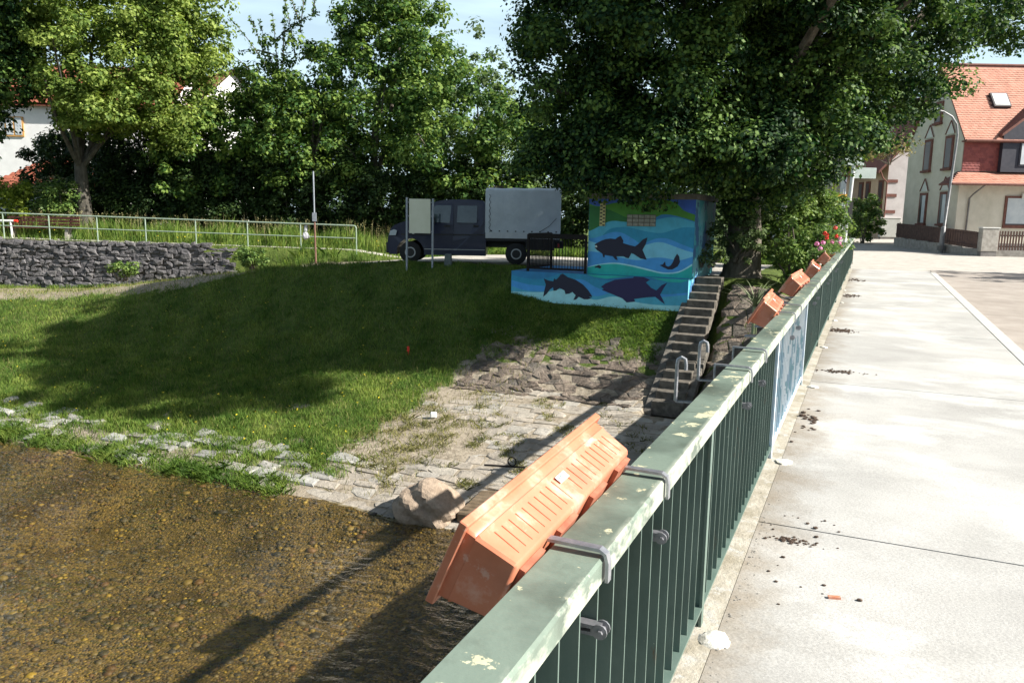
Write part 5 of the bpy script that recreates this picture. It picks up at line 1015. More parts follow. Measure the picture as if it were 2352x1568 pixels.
for (px, D, z_, w, h_, lab) in ((2255, 39.6, -0.03, 0.84, 1.15, 'grey weathered service cabinet set into the fence at the corner'), (2028, 57, 0.3, 1.4, 1.35, 'pale grey service cabinet with white edge at the far corner')):
    c = CW(CX(px, D), D, z_); e = empty('service_cabinet', c, YAW, label=lab, cat='cabinet', group='street service cabinets'); MB().box((0, 0, 0.12), (w*0.92, 0.3, 0.3)).build('base', plin, e); MB().box((0, 0, 0.25+h_/2), (w, 0.36, h_)).build('cabinet_box', lowst if px > 2100 else cream('cabinet_grey', (0.35, 0.36, 0.34), (0.45, 0.46, 0.44)), e, bevel=0.02); MB().box((0, 0, 0.27+h_), (w+0.05, 0.42, 0.05)).build('lid', cream('cabinet_lid', (0.6, 0.6, 0.58), (0.68, 0.68, 0.66)), e)
    if px < 2100: MB().box((w/2+0.06, -0.02, 0.7), (0.10, 0.42, 1.3)).build('side_post', wtrim, e)
# street lamp
LD = 43.0; lc = CX(2150, LD); lp = empty('street_lamp', CW(lc, LD, 0.12), YAW, label='tall grey street lamp with a curved arm in front of the yellow house', cat='street lamp')
MB().tube([(0.0, 0, -0.2), (0.02, 0, 1.25), (0.05, 0, 1.3), (0.25, 0, 5.5), (0.27, 0, 6.1), (0.17, 0, 6.65), (-0.13, 0, 7.05), (-0.6, 0, 7.3), (-1.05, 0, 7.4)], [0.13, 0.12, 0.075, 0.06, 0.055, 0.05, 0.05, 0.045, 0.045], 10).build('pole', mat('lamp_post_grey', (0.17, 0.17, 0.18), (0.26, 0.26, 0.27), scale=6, rough=0.5, metal=0.3), lp, smooth=True)
MB().box((-1.3, 0, 7.4), (0.75, 0.24, 0.14)).build('lamp_head', post_m, lp, bevel=0.04)
MB().tube([(0, 0, 0), (0, 0, 0.25)], 0.2, 10).build('base', plin, lp)
# sign pole with boards seen from behind
p = CW(CX(1932, 38), 38, 0); sp_ = empty('sign_pole', p, YAW, label='silver pole carrying white boards seen from behind at the end of the bridge', cat='sign pole')
silv = mat('bright_pole', (0.5, 0.52, 0.52), (0.62, 0.64, 0.64), scale=5, rough=0.45, metal=0.3)
MB().tube([(-0.1, 0, -0.3), (0.12, 0, 5.2)], 0.085, 10).build('pole', silv, sp_, smooth=True)
wback = mat('sign_back_grey', (0.36, 0.42, 0.40), (0.44, 0.5, 0.48), scale=3, rough=0.5)
MB().box((0.05, -0.1, 4.4), (0.9, 0.06, 0.42)).build('upper_board', wback, sp_, bevel=0.01); MB().box((0.62, 0.02, 3.85), (1.1, 0.05, 0.5)).build('lower_board', wback, sp_, bevel=0.01); MB().box((0.05, -0.02, 2.0), (0.2, 0.2, 1.0)).build('switch_box', tblk, sp_)
p = CW(CX(1916, 41), 41, 0); ys = empty('yellow_sign', p, YAW, label='small orange yellow direction sign left of the silver pole', cat='sign')
MB().tube([(0, 0, -0.3), (0, 0, 3.2)], 0.035, 6).build('pole', silv, ys); MB().box((-0.05, -0.05, 2.75), (0.5, 0.03, 0.42)).build('board', mat('sign_orange', (0.62, 0.30, 0.02), rough=0.5), ys); MB().box((-0.05, -0.07, 2.72), (0.1, 0.005, 0.1)).build('sign_mark', tblk, ys)
p = CW(CX(2003, 60), 60, 0.35); wb = empty('waste_bin', p, YAW, label='dark red brown waste bin by the hedge at the far corner', cat='bin'); MB().box((0, 0, 0.75), (1.2, 0.6, 1.5), taper=1.05).build('body', mat('bin_brown', (0.10, 0.035, 0.03), (0.15, 0.06, 0.05), scale=3, rough=0.6), wb, bevel=0.04); MB().box((0, 0, 1.55), (1.3, 0.68, 0.1)).build('lid', tblk, wb, bevel=0.02)
# ---------------------------------------------------------------- trees and shrubs
bark = mat('bark', (0.075, 0.06, 0.045), (0.17, 0.15, 0.12), scale=3, detail=10, rough=0.95, bump=0.03, bscale=12, stretch=(3, 3, 0.7))
barkg = mat('bark_grey', (0.045, 0.04, 0.032), (0.105, 0.095, 0.08), scale=3, detail=10, rough=0.95, bump=0.03, bscale=10, stretch=(3, 3, 0.8))
lf_linden = leaf_mat('linden_leaf', (0.007, 0.025, 0.009), (0.018, 0.054, 0.016), (0.115, 0.19, 0.04), clump=0.75, trans=0.22)
lf_maple = leaf_mat('bright_leaf', (0.045, 0.09, 0.018), (0.125, 0.19, 0.036), (0.27, 0.34, 0.08), clump=0.8, trans=0.35)
lf_mid = leaf_mat('mid_leaf', (0.020, 0.052, 0.013), (0.052, 0.115, 0.026), (0.18, 0.26, 0.055), clump=0.7, trans=0.32)
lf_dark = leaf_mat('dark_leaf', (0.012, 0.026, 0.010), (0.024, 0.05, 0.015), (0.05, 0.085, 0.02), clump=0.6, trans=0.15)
lf_pop = leaf_mat('greyish_leaf', (0.05, 0.085, 0.03), (0.09, 0.14, 0.055), (0.15, 0.2, 0.08), clump=0.8, trans=0.35)
lf_bush = leaf_mat('bush_leaf', (0.035, 0.075, 0.02), (0.08, 0.145, 0.035), (0.17, 0.24, 0.06), clump=1.6, trans=0.3, rough=0.35)
lf_yel = leaf_mat('yellow_green_leaf', (0.08, 0.13, 0.015), (0.15, 0.21, 0.025), (0.26, 0.32, 0.05), clump=1.2, trans=0.4)
def lump(d, sd): return 1+0.11*np.sin(d[:, 0]*5+sd)+0.10*np.sin(d[:, 1]*6+sd*1.7+d[:, 2]*3)+0.09*np.sin(d[:, 2]*7+sd*0.6+d[:, 0]*2)
def crown_clusters(c, rad, n, sd, inner=0.5, zmin=None):
    d = rnd_unit(n); f = RNG.uniform(inner**3, 1, n)**(1/3)*lump(d, sd); P = np.array(c)+d*f[:, None]*np.array(rad)
    if zmin is not None:
        P = P[P[:, 2] > zmin+0.6*np.sin(P[:, 0]*1.3+sd)*np.cos(P[:, 1]*0.9)]
    return P, None
def cluster_leaves(P, c, nper, cr, size, droop=0.25, flat=0.75, mat_=None, rand=0.55, up=0.3, wd=0.75):
    n = len(P); crr = cr*RNG.uniform(0.6, 1.35, n)
    k = nper; o = rnd_unit(n*k)*(RNG.uniform(0.15, 1, n*k)**0.55)[:, None]
    rep = np.repeat(P, k, 0); cc = np.repeat(crr, k)[:, None]; off = o*cc*np.array([1, 1, flat]); off[:, 2] -= droop*cc[:, 0]*(o[:, 0]**2+o[:, 1]**2)
    out = o*1.0; out[:, 2] = out[:, 2]+0.2
    return leaves(rep+off, size, out=out, up=up, wd=wd, rand=rand)
def trunk_mesh(b, base, h, r0, r1, lean=(0, 0), n=12, flare=1.5):
    pts = []; rs = []
    for i in range(9):
        t = i/8; pts.append((base[0]+lean[0]*t+0.04*math.sin(t*5), base[1]+lean[1]*t, base[2]-0.3+(h+0.3)*t)); rs.append((r0+(r1-r0)*t)*(1+(flare-1)*max(0, 1-t*5)**2))
    b.tube(pts, rs, n); return pts[-1]
def limb(b, a, e, r0, r1, sag=0.12, n=6, steps=6):
    a, e = Vector(a), Vector(e); m_ = (a+e)/2+Vector((random.uniform(-1, 1), random.uniform(-1, 1), 0.6))*(e-a).length*sag; pts, rs = [], []
    for i in range(steps+1): t = i/steps; pts.append(tuple(a*(1-t)**2+m_*2*t*(1-t)+e*t*t)); rs.append(r0+(r1-r0)*t)
    b.tube(pts, rs, n, caps=False)
def tree(name, label, cat, base, th, r0, crowns, lm, size, nper, cr, group=None, limbs=8, bk=None, seed=1, droop=0.25, zmin=None, lean=(0, 0), rand=0.55, up=0.3, inner=0.5, extra=None):
    e = empty(name, tuple(base), label=label, cat=cat, group=group)
    Vs, Fs, nb, AP = [], [], 0, []
    for (c, rad, n) in crowns:
        P, _ = crown_clusters(c, rad, n, seed, inner, zmin); AP.append(P)
        V, Fq = cluster_leaves(P, c, nper, cr, size, droop, rand=rand, up=up); Vs.append(V); Fs.append(Fq+nb); nb += len(V)
    if extra is not None: V, Fq = extra; Vs.append(V); Fs.append(Fq+nb); nb += len(V)
    V = np.concatenate(Vs)-np.array(base); link('crown', np_mesh('crown', V, np.concatenate(Fs), lm), e)
    b = MB(tuple(base)); top = trunk_mesh(b, base, th, r0, r0*0.7, lean); AP = np.concatenate(AP)
    for i in range(limbs):
        q = AP[RNG.integers(len(AP))]; limb(b, (top[0], top[1], top[2]-0.15-0.2*random.random()), tuple(q), r0*random.uniform(0.28, 0.5), 0.03)
    b.build('trunk', bk or bark, e, smooth=True); return e
def cb(px, D, z): p = CW(CX(px, D), D, z); return np.array(p)
def hz(py, D, px=1176): return 1.5+(499+(px-1176)*0.01745-py)/FPX*D     # height shown at photo row py at distance D

# the big lime tree beside the stairs
BT = tuple(cb(1697, 21.0, 0.0))
big = [(cb(1570, 20.0, 7.2), (4.0, 4.1, 4.1), 430), (cb(1850, 20.8, 7.7), (3.7, 3.6, 3.9), 300), (cb(2060, 22.0, 8.0), (3.0, 3.1, 3.3), 180), (cb(1320, 20.6, 6.1), (1.9, 3.0, 3.5), 170), (cb(1460, 18.9, 3.25), (3.3, 1.2, 1.0), 210), (cb(1700, 19.4, 3.6), (2.6, 1.7, 1.5), 130), (cb(1470, 18.3, 6.6), (2.7, 2.0, 3.0), 150), (cb(2270, 23.0, 9.0), (1.8, 2.2, 1.4), 60), (cb(1960, 21.5, 5.2), (1.8, 2.2, 1.5), 70), (cb(1880, 19.8, 3.9), (1.1, 1.4, 1.0), 34), (cb(1705, 20.2, 2.9), (1.0, 0.8, 1.0), 50), (cb(1850, 18.8, 6.4), (2.5, 1.8, 2.4), 120), (np.array([0.3, 15.9, 8.6]), (3.2, 2.0, 2.1), 110), (np.array([-2.0, 16.6, 8.1]), (2.5, 1.8, 2.2), 80)]
tree('lime_tree', 'huge dark green lime tree leaning over the painted hut and the bridge end', 'tree', BT, 3.2, 0.5, big, lf_linden, 0.105, 230, 0.50, limbs=26, seed=2.0, droop=0.3, zmin=2.3, inner=0.5)
# left plane like tree
ltb = cb(200, 36.5, 0.1); D_ = 36.5
lt = [(cb(290, D_, 8.6), (4.3, 4.2, 4.0), 200), (cb(250, D_, 12), (4.6, 4.2, 4.0), 130), (cb(130, D_, 9.6), (1.9, 2.3, 2.3), 40), (cb(440, 36.5, 9.6), (1.9, 2.2, 2.9), 70), (cb(90, 36, 10.6), (2.1, 2, 2.6), 60), (cb(400, 37, 7.0), (2.3, 2.5, 3.1), 80), (cb(250, 35.4, 6.0), (2.8, 2.4, 1.3), 60)]
tree('broadleaf_tree', 'bright sunlit tree with a thick forked trunk behind the pipe railing', 'tree', ltb, 3.5, 0.36, lt, lf_maple, 0.17, 150, 0.62, limbs=7, bk=barkg, seed=5.1, zmin=4.7, inner=0.35)
LIST = [
 ('lime_tree', 'shady tree cut by the left picture edge', (-60, 35.0), 3.0, 0.35, [((-90, 34.5, 7.0), (2.4, 2.4, 6.0), 110), ((-20, 33.5, 9.8), (1.8, 2.0, 3.4), 80), ((30, 34, 8.4), (1.3, 1.4, 1.5), 40), ((55, 34.3, 6.9), (1.2, 1.3, 1.0), 34)], lf_linden, 0.19, 100, 0.6, 2.2),
 ('lime_tree', 'tall bright topped lime tree in the middle of the tree row', (860, 40), 3, 0.3, [((862, 40, 7.4), (3.5, 3.4, 5.4), 215), ((880, 40, 11.7), (2.1, 2.2, 2.6), 70), ((960, 39.2, 8.8), (2.3, 2.2, 2.6), 60)], lf_mid, 0.19, 105, 0.6, 1.2),
 ('lime_tree', 'rounder lime tree left of the tallest one in the row', (720, 39), 3, 0.3, [((720, 38.5, 5.3), (2.8, 3.0, 3.8), 120), ((660, 39.5, 5.0), (2.6, 3, 4.2), 90)], lf_mid, 0.19, 100, 0.6, 3.1),
 ('broadleaf_tree', 'leafy tree between the bright left tree and the tree row', (520, 40), 3, 0.28, [((520, 40, 4.5), (2.6, 2.8, 3.1), 90), ((470, 38, 4.0), (2.2, 2.2, 2.6), 50)], lf_mid, 0.19, 100, 0.55, 4.3),
 ('willow_tree', 'pale green feathery tree showing against the sky right of the tree row', (1090, 50), 4, 0.25, [((1090, 50, 7.2), (2.7, 2.6, 5.0), 110), ((1040, 51, 6.5), (2.2, 2.2, 4.6), 60), ((1150, 50, 5.5), (2.0, 2.0, 3.6), 50)], lf_pop, 0.21, 80, 0.55, 2.9),
 ('broadleaf_tree', 'wide dark tree behind the tall lime closing the row', (830, 47), 2.6, 0.25, [((830, 47, 5.3), (6.5, 2.2, 4.2), 190), ((560, 46, 4.5), (3.0, 2.0, 3.4), 70)], lf_linden, 0.22, 90, 0.65, 6.6),
 ('broadleaf_tree', 'dark rounded tree behind the pickup cab', (1050, 37), 2.6, 0.25, [((1040, 37, 5.0), (2.9, 2.6, 3.6), 120), ((1150, 37, 4.0), (2.4, 2.4, 3.2), 80)], lf_mid, 0.18, 100, 0.55, 6.0),
 ('broadleaf_tree', 'tree filling the gap behind the tarpaulin bed and the lime crown', (1300, 38), 3, 0.25, [((1280, 38, 4.6), (2.8, 2.6, 3.7), 100), ((1480, 40, 4.6), (3.6, 2.6, 3.4), 90)], lf_mid, 0.19, 90, 0.55, 7.4)]
for nm, lab, (px, D), th, r0, cr_, lm, sz, npr, crr, sd in LIST:
    tree(nm, lab, 'tree', cb(px, D, 0.0), th, r0, [(cb(*c), rr, n) for c, rr, n in cr_], lm, sz, npr, crr, group='trees along the far side of the walkway', limbs=7, seed=sd)
# cherry trees with long arching shoots
def shoot_tree(label, px, D, shoots, body, lm, sd):
    base = cb(px, D, 0.0); e_v, e_f, nb = [], [], 0; b0 = empty('cherry_tree', tuple(base), label=label, cat='tree', group='cherry trees with long shoots'); bb_ = MB(tuple(base)); trunk_mesh(bb_, base, 3.5, 0.16, 0.12)
    for (x0, y0, x1, y1, bend) in shoots:
        A = cb(x0, D, hz(y0, D, x0)); B = cb(x1, D+random.uniform(-.6, .6), hz(y1, D, x1)); L_ = np.linalg.norm(B-A); k = int(L_*26); t = RNG.uniform(0.0, 1, k)
        M_ = (A+B)/2+np.array([0, 0, bend*L_]); C = (1-t)[:, None]**2*A+2*(t*(1-t))[:, None]*M_+(t**2)[:, None]*B
        C = C+rnd_unit(k)*0.10+np.array([0, 0, -0.08]); V, Fq = leaves(C, 0.21, up=0.2, rand=1.0, wd=0.5); e_v.append(V); e_f.append(Fq+nb); nb += len(V)
        pts = [tuple((1-s)**2*A+2*s*(1-s)*M_+s*s*B) for s in np.linspace(0, 1, 8)]; bb_.tube(pts, [0.035*(1-0.8*i/7) for i in range(8)], 5, caps=False)
    for c, rr, n in body:
        P, _ = crown_clusters(cb(*c), rr, n, sd); V, Fq = cluster_leaves(P, None, 70, 0.5, 0.19); e_v.append(V); e_f.append(Fq+nb); nb += len(V)
    link('crown', np_mesh('crown', np.concatenate(e_v)-base, np.concatenate(e_f), lm), b0); bb_.build('trunk', bark, b0, smooth=True)
shoot_tree('cherry tree with long arching leafy shoots left of the tall lime', 640, 41, [(640, 200, 545, 72, .12), (630, 180, 590, 60, .1), (650, 200, 610, 65, -.1), (650, 190, 640, 60, .05), (660, 170, 670, 40, .15), (650, 150, 560, 140, .18), (620, 210, 520, 130, .1), (600, 220, 525, 165, .05), (690, 160, 665, 20, .12), (700, 100, 720, -20, .1), (660, 140, 700, 45, -.1), (640, 120, 745, 60, .12), (700, 80, 665, 0, .15), (730, 60, 745, -40, .1)], [((630, 41, hz(230, 41)), (2.1, 1.6, 1.2), 30), ((640, 41, 4.4), (2.2, 2, 2.9), 60), ((600, 41.5, hz(200, 41)), (1.3, 1.2, 0.9), 12)], lf_mid, 1.9)
shoot_tree('cherry tree with side shoots poking out right of the tall lime', 950, 42.5, [(940, 110, 1000, 30, .1), (950, 120, 1000, 70, .1), (960, 125, 1055, 88, .1), (940, 90, 960, 10, .05), (930, 60, 985, -20, .1)], [((930, 42.5, hz(150, 42)), (1.8, 1.5, 1.6), 26)], lf_mid, 3.3)
# dark hedge behind the walkway
def shrub(label, c, rad, n, lm, size=0.13, nper=80, cr=0.35, group=None, name='shrub', cat='shrub', sd=1.0, stem=True, zmin=None, inner=0.3, up=0.45, rand=0.8):
    base = (c[0], c[1], c[2]-rad[2]); e = empty(name, base, label=label, cat=cat, group=group); P, _ = crown_clusters(c, rad, n, sd, inner, zmin)
    V, Fq = cluster_leaves(P, c, nper, cr, size, 0.15, up=up, rand=rand); link('foliage', np_mesh('foliage', V-np.array(base), Fq, lm), e)
    b = MB(base)
    for i in range(6): q = P[RNG.integers(len(P))]; limb(b, (base[0]+random.uniform(-.15, .15), base[1]+random.uniform(-.15, .15), base[2]-0.1), tuple(q), 0.04, 0.012, n=5)
    b.build('stem', bark, e, smooth=True); return e
hd = [(250, 37.5, 'hedge shrub directly right of the thick forked trunk'), (355, 37.2, 'hedge shrub below the white gable end'), (460, 37, 'hedge shrub under the left end of the tree row'), (565, 36.8, 'hedge shrub below the arching cherry shoots'), (670, 36.6, 'hedge shrub behind the slim rusty pole'), (775, 36.2, 'hedge shrub right of the slim rusty pole'), (880, 35.8, 'hedge shrub behind the pickup bonnet'), (985, 35.4, 'hedge shrub behind the pickup cab roof'), (1090, 35.2, 'hedge shrub behind the front of the tarpaulin')]
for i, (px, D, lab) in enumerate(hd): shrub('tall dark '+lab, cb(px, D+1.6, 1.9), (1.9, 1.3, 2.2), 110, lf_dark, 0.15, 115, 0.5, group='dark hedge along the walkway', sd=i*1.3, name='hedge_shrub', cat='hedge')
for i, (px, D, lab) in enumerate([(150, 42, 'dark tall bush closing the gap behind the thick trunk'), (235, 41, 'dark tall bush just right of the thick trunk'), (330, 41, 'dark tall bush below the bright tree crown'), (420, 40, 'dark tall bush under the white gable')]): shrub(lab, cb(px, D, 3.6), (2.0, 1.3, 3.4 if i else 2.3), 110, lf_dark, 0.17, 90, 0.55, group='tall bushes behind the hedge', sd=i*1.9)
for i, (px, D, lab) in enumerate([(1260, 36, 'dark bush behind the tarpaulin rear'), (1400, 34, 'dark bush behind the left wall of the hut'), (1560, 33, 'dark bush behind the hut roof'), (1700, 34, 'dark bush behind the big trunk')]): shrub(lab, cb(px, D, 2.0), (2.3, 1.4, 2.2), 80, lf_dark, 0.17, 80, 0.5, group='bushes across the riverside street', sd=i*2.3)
shrub('yellow green bush at the left picture edge behind the bench', cb(25, 35.6, 1.5), (1.5, 0.9, 1.3), 60, lf_yel, 0.13, 90, 0.35, sd=2)
shrub('low green bush between the yellow bush and the orange roof', cb(85, 39, 1.4), (1.6, 1.2, 1.5), 50, lf_mid, 0.13, 80, 0.35, sd=4)
eb = shrub('elder bush with creamy flower heads left of the thick trunk', cb(135, 36.0, 1.55), (1.1, 0.8, 1.35), 60, lf_bush, 0.14, 80, 0.35, sd=5, name='elder_bush')
P = cb(135, 35.6, 1.8)+rnd_unit(70)*np.array([1.3, 0.9, 1.2]); P = P[P[:, 1] < cb(140, 37.9, 1.6)[1]+9]; P2 = np.repeat(P, 16, 0)+rnd_unit(len(P)*16)*np.array([0.13, 0.13, 0.03]); V, Fq = leaves(P2, 0.06, up=2.0, rand=0.4); link('flower_heads', np_mesh('flower_heads', V-np.array(eb.location), Fq, mat('cream_blossom', (0.5, 0.5, 0.34), rough=0.8)), eb)
shrub('leafy weeds at the right end of the rubble wall', (-22.4, 24.3, -0.25), (0.9, 0.5, 0.45), 36, lf_bush, 0.10, 70, 0.22, sd=3.1, name='weed_clump', cat='weeds')
shrub('tuft of weeds in front of the rubble wall foot', (-27.2, 22.2, -0.8), (0.7, 0.4, 0.4), 24, lf_bush, 0.10, 60, 0.2, sd=4.1, name='weed_clump', cat='weeds')
# shrubs by the stairs and the bridge end
S1 = shrub('leafy climbing shrub hanging over the railing end right of the big trunk', cb(1790, 22.0, 1.8), (1.25, 1.2, 1.45), 120, lf_bush, 0.10, 100, 0.28, sd=1.5)
shrub('rounded bright shrub beside the geraniums at the railing end', cb(1858, 25.5, 1.45), (0.95, 1.1, 1.25), 85, lf_bush, 0.11, 90, 0.3, sd=2.5)
shrub('low shrub behind the third tipped planter', cb(1830, 20.0, 0.75), (0.8, 0.9, 0.85), 50, lf_bush, 0.09, 90, 0.25, sd=3.5)
shrub('pale leaved branch hanging by the hut corner', cb(1690, 20.6, 1.3), (0.75, 0.5, 0.75), 60, lf_pop, 0.085, 50, 0.2, sd=6)
shrub('sparse leafy twig reaching across the top of the stairs', cb(1620, 20.2, 0.62), (0.5, 0.3, 0.2), 12, lf_pop, 0.085, 50, 0.18, sd=7)
shrub('green hedge bush at the far corner behind the sign pole', cb(1968, 52, 1.9), (1.2, 1.5, 1.6), 50, lf_bush, 0.18, 80, 0.4, sd=3)
shrub('very dark hedge at the far corner under the pink house', cb(1985, 60, 1.3), (1.0, 1.5, 1.3), 40, lf_dark, 0.18, 90, 0.45, sd=3.3)
shrub('bright green sapling leaves above the silver pole base', cb(1890, 42, 4.6), (1.3, 1.0, 1.9), 40, lf_yel, 0.13, 50, 0.35, sd=8.3)
shrub('brownish budding branches in front of the pink house eaves', cb(2010, 40, 5.2), (1.5, 1.0, 0.7), 26, leaf_mat('olive_bud_leaf', (0.10, 0.09, 0.03), (0.18, 0.16, 0.06), (0.26, 0.23, 0.1), clump=1.5), 0.09, 60, 0.4, sd=9.3, stem=True)
# trees outside the right picture edge that throw shade on the carriageway
for (x, y, r_, h_, lab) in ((15.5, 33, 3.0, 8.5, 'street tree right of the view shading the far carriageway'), (13.5, 22.5, 1.6, 6.0, 'slim street tree right of the view shading the near carriageway'),  (20, 57, 4.0, 9, 'garden tree right of the yellow house')):
    tree('street_tree', lab, 'tree', np.array([x, y, 0.0]), h_*0.4, 0.2, [((x, y, h_*0.68), (r_, r_, h_*0.32), int(40*r_))], lf_mid, 0.22, 60, 0.6, limbs=8, seed=x, group='street trees right of the view')
# unseen trees added round the bridge to block low sky light and deepen shade
srcs = [o for o in bpy.data.objects if o.get('category') == 'tree' and o.name.startswith(('lime_tree', 'broadleaf_tree')) and o.get('group') == 'trees along the far side of the walkway']
for i, (x, y, s_) in enumerate([(17.5, -8, 1), (18, 2, 0.9), (17.5, 9, 0.9), (-8, -22, 1.1), (-18, -21, 1), (-28, -22, 1.1), (-38, -20, 1), (2, -26, 1.0), (12, -24, 1.1)]):
    c = copy_tree(srcs[1+i % 3]); c.location = (x, y, 0 if y > -15 else -0.8); c.scale = (s_, s_, s_*0.85); c['group'] = 'bank and street trees outside the view'; c['label'] = ['street tree just behind the viewpoint on the right of the carriageway', 'street tree level with the viewpoint on the right of the carriageway', 'street tree opposite the nearest planter on the right of the carriageway', 'near bank tree closest to the bridge on its left', 'near bank tree second from the bridge on its left', 'near bank tree third from the bridge on its left', 'near bank tree farthest from the bridge on its left', 'near bank tree straight behind the carriageway', 'near bank tree to the right behind the carriageway'][i]
bkm = MATS.get('edge_beam_concrete'); MB((-20, -18, -2)).box((-20, -40, -1.9), (180, 48, 2.2)).build('near_bank', mat('near_bank_grass', (0.05, 0.08, 0.02), (0.09, 0.12, 0.03), scale=3, rough=0.9), None, label='grassy near bank behind the viewpoint', kind='structure')
# spiky plant by the railing
yu = empty('spiky_plant', (-2.15, 17.6, gz(-2.15, 17.6)), label='spiky plant with long narrow leaves between the stairs and the planters', cat='plant'); b = MB((-2.15, 17.6, gz(-2.15, 17.6)))
zb = -0.35
for i in range(64):
    a = random.uniform(0, 6.28); L_ = random.uniform(0.45, 1.05); el = random.uniform(0.35, 1.35); w = 0.014; dx, dy = math.cos(a), math.sin(a); prev = None; vs = []; px0, pz0 = 0.03, 0
    for k in range(6):
        t = k/5; r_ = L_*t*math.cos(el*(1-0.45*t)); z_ = L_*t*math.sin(el)*(1-0.35*t); ww = w*(1-t)*1.0+0.002; vs += [(-2.15+dx*r_-dy*ww, 17.6+dy*r_+dx*ww, zb+z_), (-2.15+dx*r_+dy*ww, 17.6+dy*r_-dx*ww, zb+z_)]
    b.add(vs, [(2*k, 2*k+1, 2*k+3, 2*k+2) for k in range(5)])
b.tube([(-2.15, 17.6, gz(-2.15, 17.6)-0.1), (-2.15, 17.6, zb+0.05)], 0.06, 6); b.build('leaves', mat('spiky_leaf', (0.16, 0.21, 0.11), (0.26, 0.30, 0.17), scale=5, rough=0.5), yu)

# ---------------------------------------------------------------- grass
grass_m = leaf_mat('grass_blade', (0.045, 0.105, 0.018), (0.12, 0.20, 0.036), (0.26, 0.32, 0.07), clump=1.3, trans=0.3, amt=0.35, rough=0.6)
dry_m = leaf_mat('dry_grass_blade', (0.09, 0.10, 0.03), (0.16, 0.17, 0.05), (0.30, 0.28, 0.12), clump=1.4, trans=0.3, amt=0.5, rough=0.7)
def blades(P, hgt, wid, lean=0.35):
    n = len(P); a = RNG.uniform(0, 6.283, n); l = RNG.normal(0, lean, (n, 2)); h = hgt*RNG.uniform(0.5, 1.25, n); w = wid*RNG.uniform(0.7, 1.3, n)
    dx = np.stack([np.cos(a)*w/2, np.sin(a)*w/2, np.zeros(n)], -1); mid = P+np.stack([l[:, 0]*h*0.35, l[:, 1]*h*0.35, h*0.6], -1); tip = P+np.stack([l[:, 0]*h, l[:, 1]*h, h*0.95], -1)
    V = np.stack([P-dx, P+dx, mid+dx*0.7, tip, mid-dx*0.7], 1).reshape(-1, 3); return V, np.arange(n*5).reshape(n, 5)
def in_view(x, y, m_=0.02):
    q0 = x*RT[0]+y*RT[1]; q1 = x*FH[0]+y*FH[1]; t = q0/q1; return (t > -0.66-m_) & (t < 0.68+m_)
def patch(name, n, xr, yr, hgt, wid, m_, prob, lean=0.35, zf=None, tuft=0, **k):
    x = RNG.uniform(*xr, n); y = RNG.uniform(*yr, n)
    if tuft: 
        c = RNG.integers(0, max(1, n//tuft), n); cx_ = RNG.uniform(*xr, n//tuft+1); cy_ = RNG.uniform(*yr, n//tuft+1); sp = 0.09; x = cx_[c]+RNG.normal(0, sp, n); y = cy_[c]+RNG.normal(0, sp, n)
    s = in_view(x, y) & (RNG.uniform(0, 1, n) < prob(x, y)); x, y = x[s], y[s]; z = ground_z(x, y)-0.01
    hg = hgt(x, y) if callable(hgt) else hgt
    V, Fq = blades(np.stack([x, y, z], -1), hg, wid, lean); return tag(link(name, np_mesh(name, V, Fq, m_)), kind='stuff', **k)
def gm(x, y): g, s, a = masks(x, y); return g
def gsoft(x, y): g, s, a = masks(x, y); return np.clip(g*1.6-0.25, 0, 1)*(a < 0.3)
def not_hut(x, y): return 1.0-1.0*((x > -8.85)*(x < -3.9)*(y > 19.35))-1.0*((x > -4.3)*(x < -3.1)*(y > 15.8)*(y < 19.35))
patch('lawn_grass', 300000, (-34, -8.0), (10.4, 21.2), lambda x, y: 0.11*(0.6+0.9*(smooth_noise(x, y, 1.9, 3)*0.5+0.5)+0.5*(smooth_noise(x, y, 4.3, 6) > 0.55)), 0.011, grass_m, lambda x, y: gsoft(x, y)*not_hut(x, y)*np.clip(22/(np.hypot(x, y)+0.1), 0.35, 1)**1.5, label='lawn of short uneven grass on the sloping river bank')
patch('grass_tufts', 38000, (-30, -8.3), (10.2, 12.9), lambda x, y: 0.15, 0.012, grass_m, lambda x, y: (1-0.75*(y > 11.9))*(0.25+0.75*(smooth_noise(x, y, 1.6, 9) > -0.2))*((x < -9.1) | (y > 11.0)), tuft=26, label='taller grass tufts among the stones at the water edge')
patch('waterline_grass', 30000, (-30, -8.9), (9.98, 10.6), lambda x, y: 0.10+0.07*(smooth_noise(x, y*0, 1.3, 2)+0.8), 0.011, grass_m, lambda x, y: 0.3+0.7*(smooth_noise(x, y*0, 1.9, 2) > -0.3), lean=0.8, tuft=30, label='green grass hanging over the water edge')
patch('dry_grass', 48000, (-34, -7), (10.6, 21), lambda x, y: 0.14, 0.009, dry_m, lambda x, y: 0.55*not_hut(x, y)*((masks(x, y)[2]) < .3), label='dry straw coloured blades through the lawn and the sand path')
patch('apron_weeds', 16000, (-9.2, -3.5), (10.8, 16.2), lambda x, y: 0.09, 0.012, dry_m, lambda x, y: np.clip(1.0*(smooth_noise(x, y, 2.2, 6) > 0.15)+1.0*(((x+8.3)/1.8)**2+((y-13.0)/1.5)**2 < 1), 0, 1), tuft=60, lean=0.7, label='small weeds growing in the joints of the sandstone apron')
patch('bank_weeds', 16000, (-9.2, -4.3), (17.8, 19.42), lambda x, y: 0.09, 0.014, grass_m, lambda x, y: 1.0+0*x, tuft=20, lean=0.6, label='grass fringe at the foot of the painted wall')
patch('ramp_weeds', 60000, (-34, -13.5), (17.2, 27), lambda x, y: 0.18+0.25*(x > -22), 0.013, grass_m, lambda x, y: 1.0*(band_n(x, y) < 0.05+0.6*(x > -22))*(band_n(x, y) > -0.8)*(smooth_noise(x, y, 1.5, 6) > -0.5), tuft=30, label='weeds along the foot of the retaining wall')
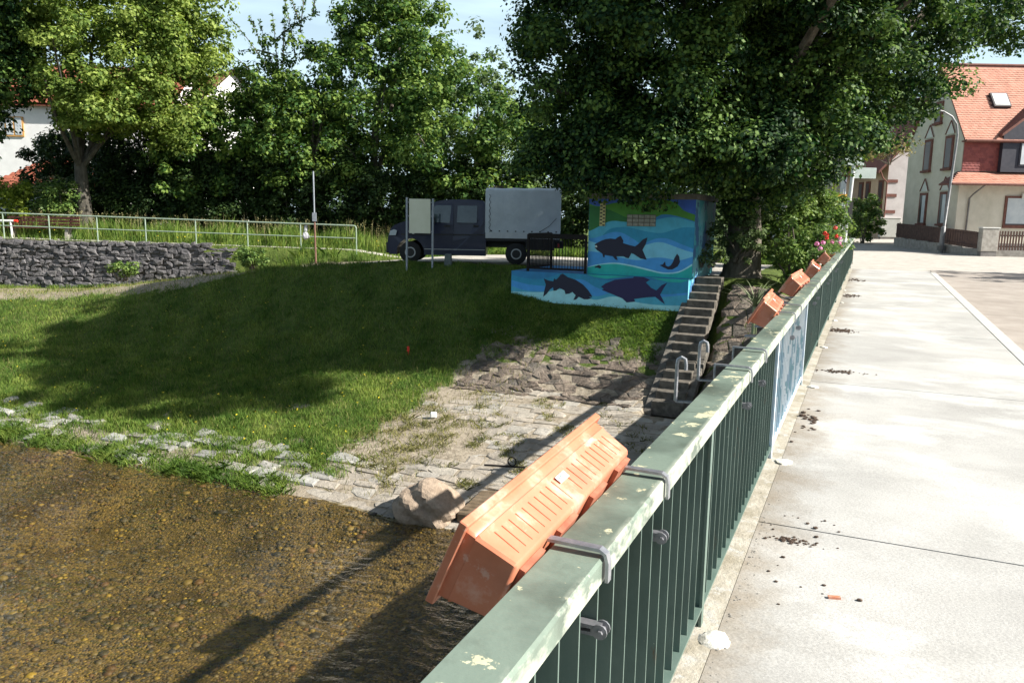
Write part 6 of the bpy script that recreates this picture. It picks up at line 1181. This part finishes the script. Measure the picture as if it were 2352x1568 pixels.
patch('verge_grass', 80000, (-50, -13), (14, 31), lambda x, y: 0.26+0.16*smooth_noise(x, y, 1.7, 3), 0.015, grass_m, lambda x, y: 1.0*(band_n(x, y) > 0.0)*(band_n(x, y) < 1.05)*(x < -13.5), label='grass verge along the pipe railing above the wall')
patch('tall_grass', 130000, (-50, -11), (16, 35), lambda x, y: 0.85+0.3*smooth_noise(x, y, 1.1, 4), 0.018, grass_m, lambda x, y: 1.0*(band_n(x, y) > 1.7)*(band_n(x, y) < 4.6)*(x < -12+0.0*y), lean=0.2, label='tall unmown grass in front of the dark hedge')
patch('street_verge_grass', 30000, (-14, -2), (28.5, 33), lambda x, y: 0.3, 0.02, grass_m, lambda x, y: 1.0+0*x, label='grass across the riverside street')
# seed heads in the tall grass
n = 650; x = RNG.uniform(-40, -13, n); u_ = RNG.uniform(1.9, 4.4, n); y = wall_y(x)+u_; s = in_view(x, y); x, y = x[s], y[s]; z = ground_z(x, y); V1, F1 = blades(np.stack([x, y, z], -1), 1.2*np.ones(len(x)), 0.012, 0.12)
hd_ = rnd_unit(len(x)*10)*np.array([0.03, 0.03, 0.11])+np.repeat(np.stack([x, y, z+RNG.uniform(0.7, 1.15, len(x))], -1), 10, 0); V2, F2 = leaves(hd_, 0.05, up=0.0, wd=0.4)
sm = leaf_mat('seed_head', (0.2, 0.19, 0.08), (0.3, 0.28, 0.13), (0.42, 0.38, 0.2), clump=2)
tag(link('seed_stalks', np_mesh('seed_stalks', V1, F1, sm)), 'dry seed stalks standing above the tall grass', kind='stuff'); tag(link('seed_heads', np_mesh('seed_heads', V2, F2, sm)), 'pale seed heads of the tall grass', kind='stuff')
# yellow flowers
def flowers(name, n, xr, yr, cond, h, m_, lab, s_=0.035):
    x = RNG.uniform(*xr, n); y = RNG.uniform(*yr, n); s = in_view(x, y) & cond(x, y); x, y = x[s], y[s]; z = ground_z(x, y)+h*RNG.uniform(0.6, 1.1, len(x)); C = np.repeat(np.stack([x, y, z], -1), 4, 0)+rnd_unit(len(x)*4)*0.015; V, Fq = leaves(C, s_, up=1.5, rand=0.6, wd=0.9)
    return tag(link(name, np_mesh(name, V, Fq, m_)), lab, kind='stuff')
yf = mat('yellow_petals', (0.75, 0.60, 0.03), rough=0.7)
flowers('yellow_flowers', 260, (-30, -9), (11, 19), lambda x, y: gm(x, y) > 0.6, 0.13, yf, 'small yellow flowers dotted over the lawn', 0.03)
flowers('verge_flowers', 260, (-36, -14), (18, 32), lambda x, y: (band_n(x, y) > 0.1) & (band_n(x, y) < 4.5), 0.4, yf, 'yellow flowers in the verge by the pipe railing', 0.05)
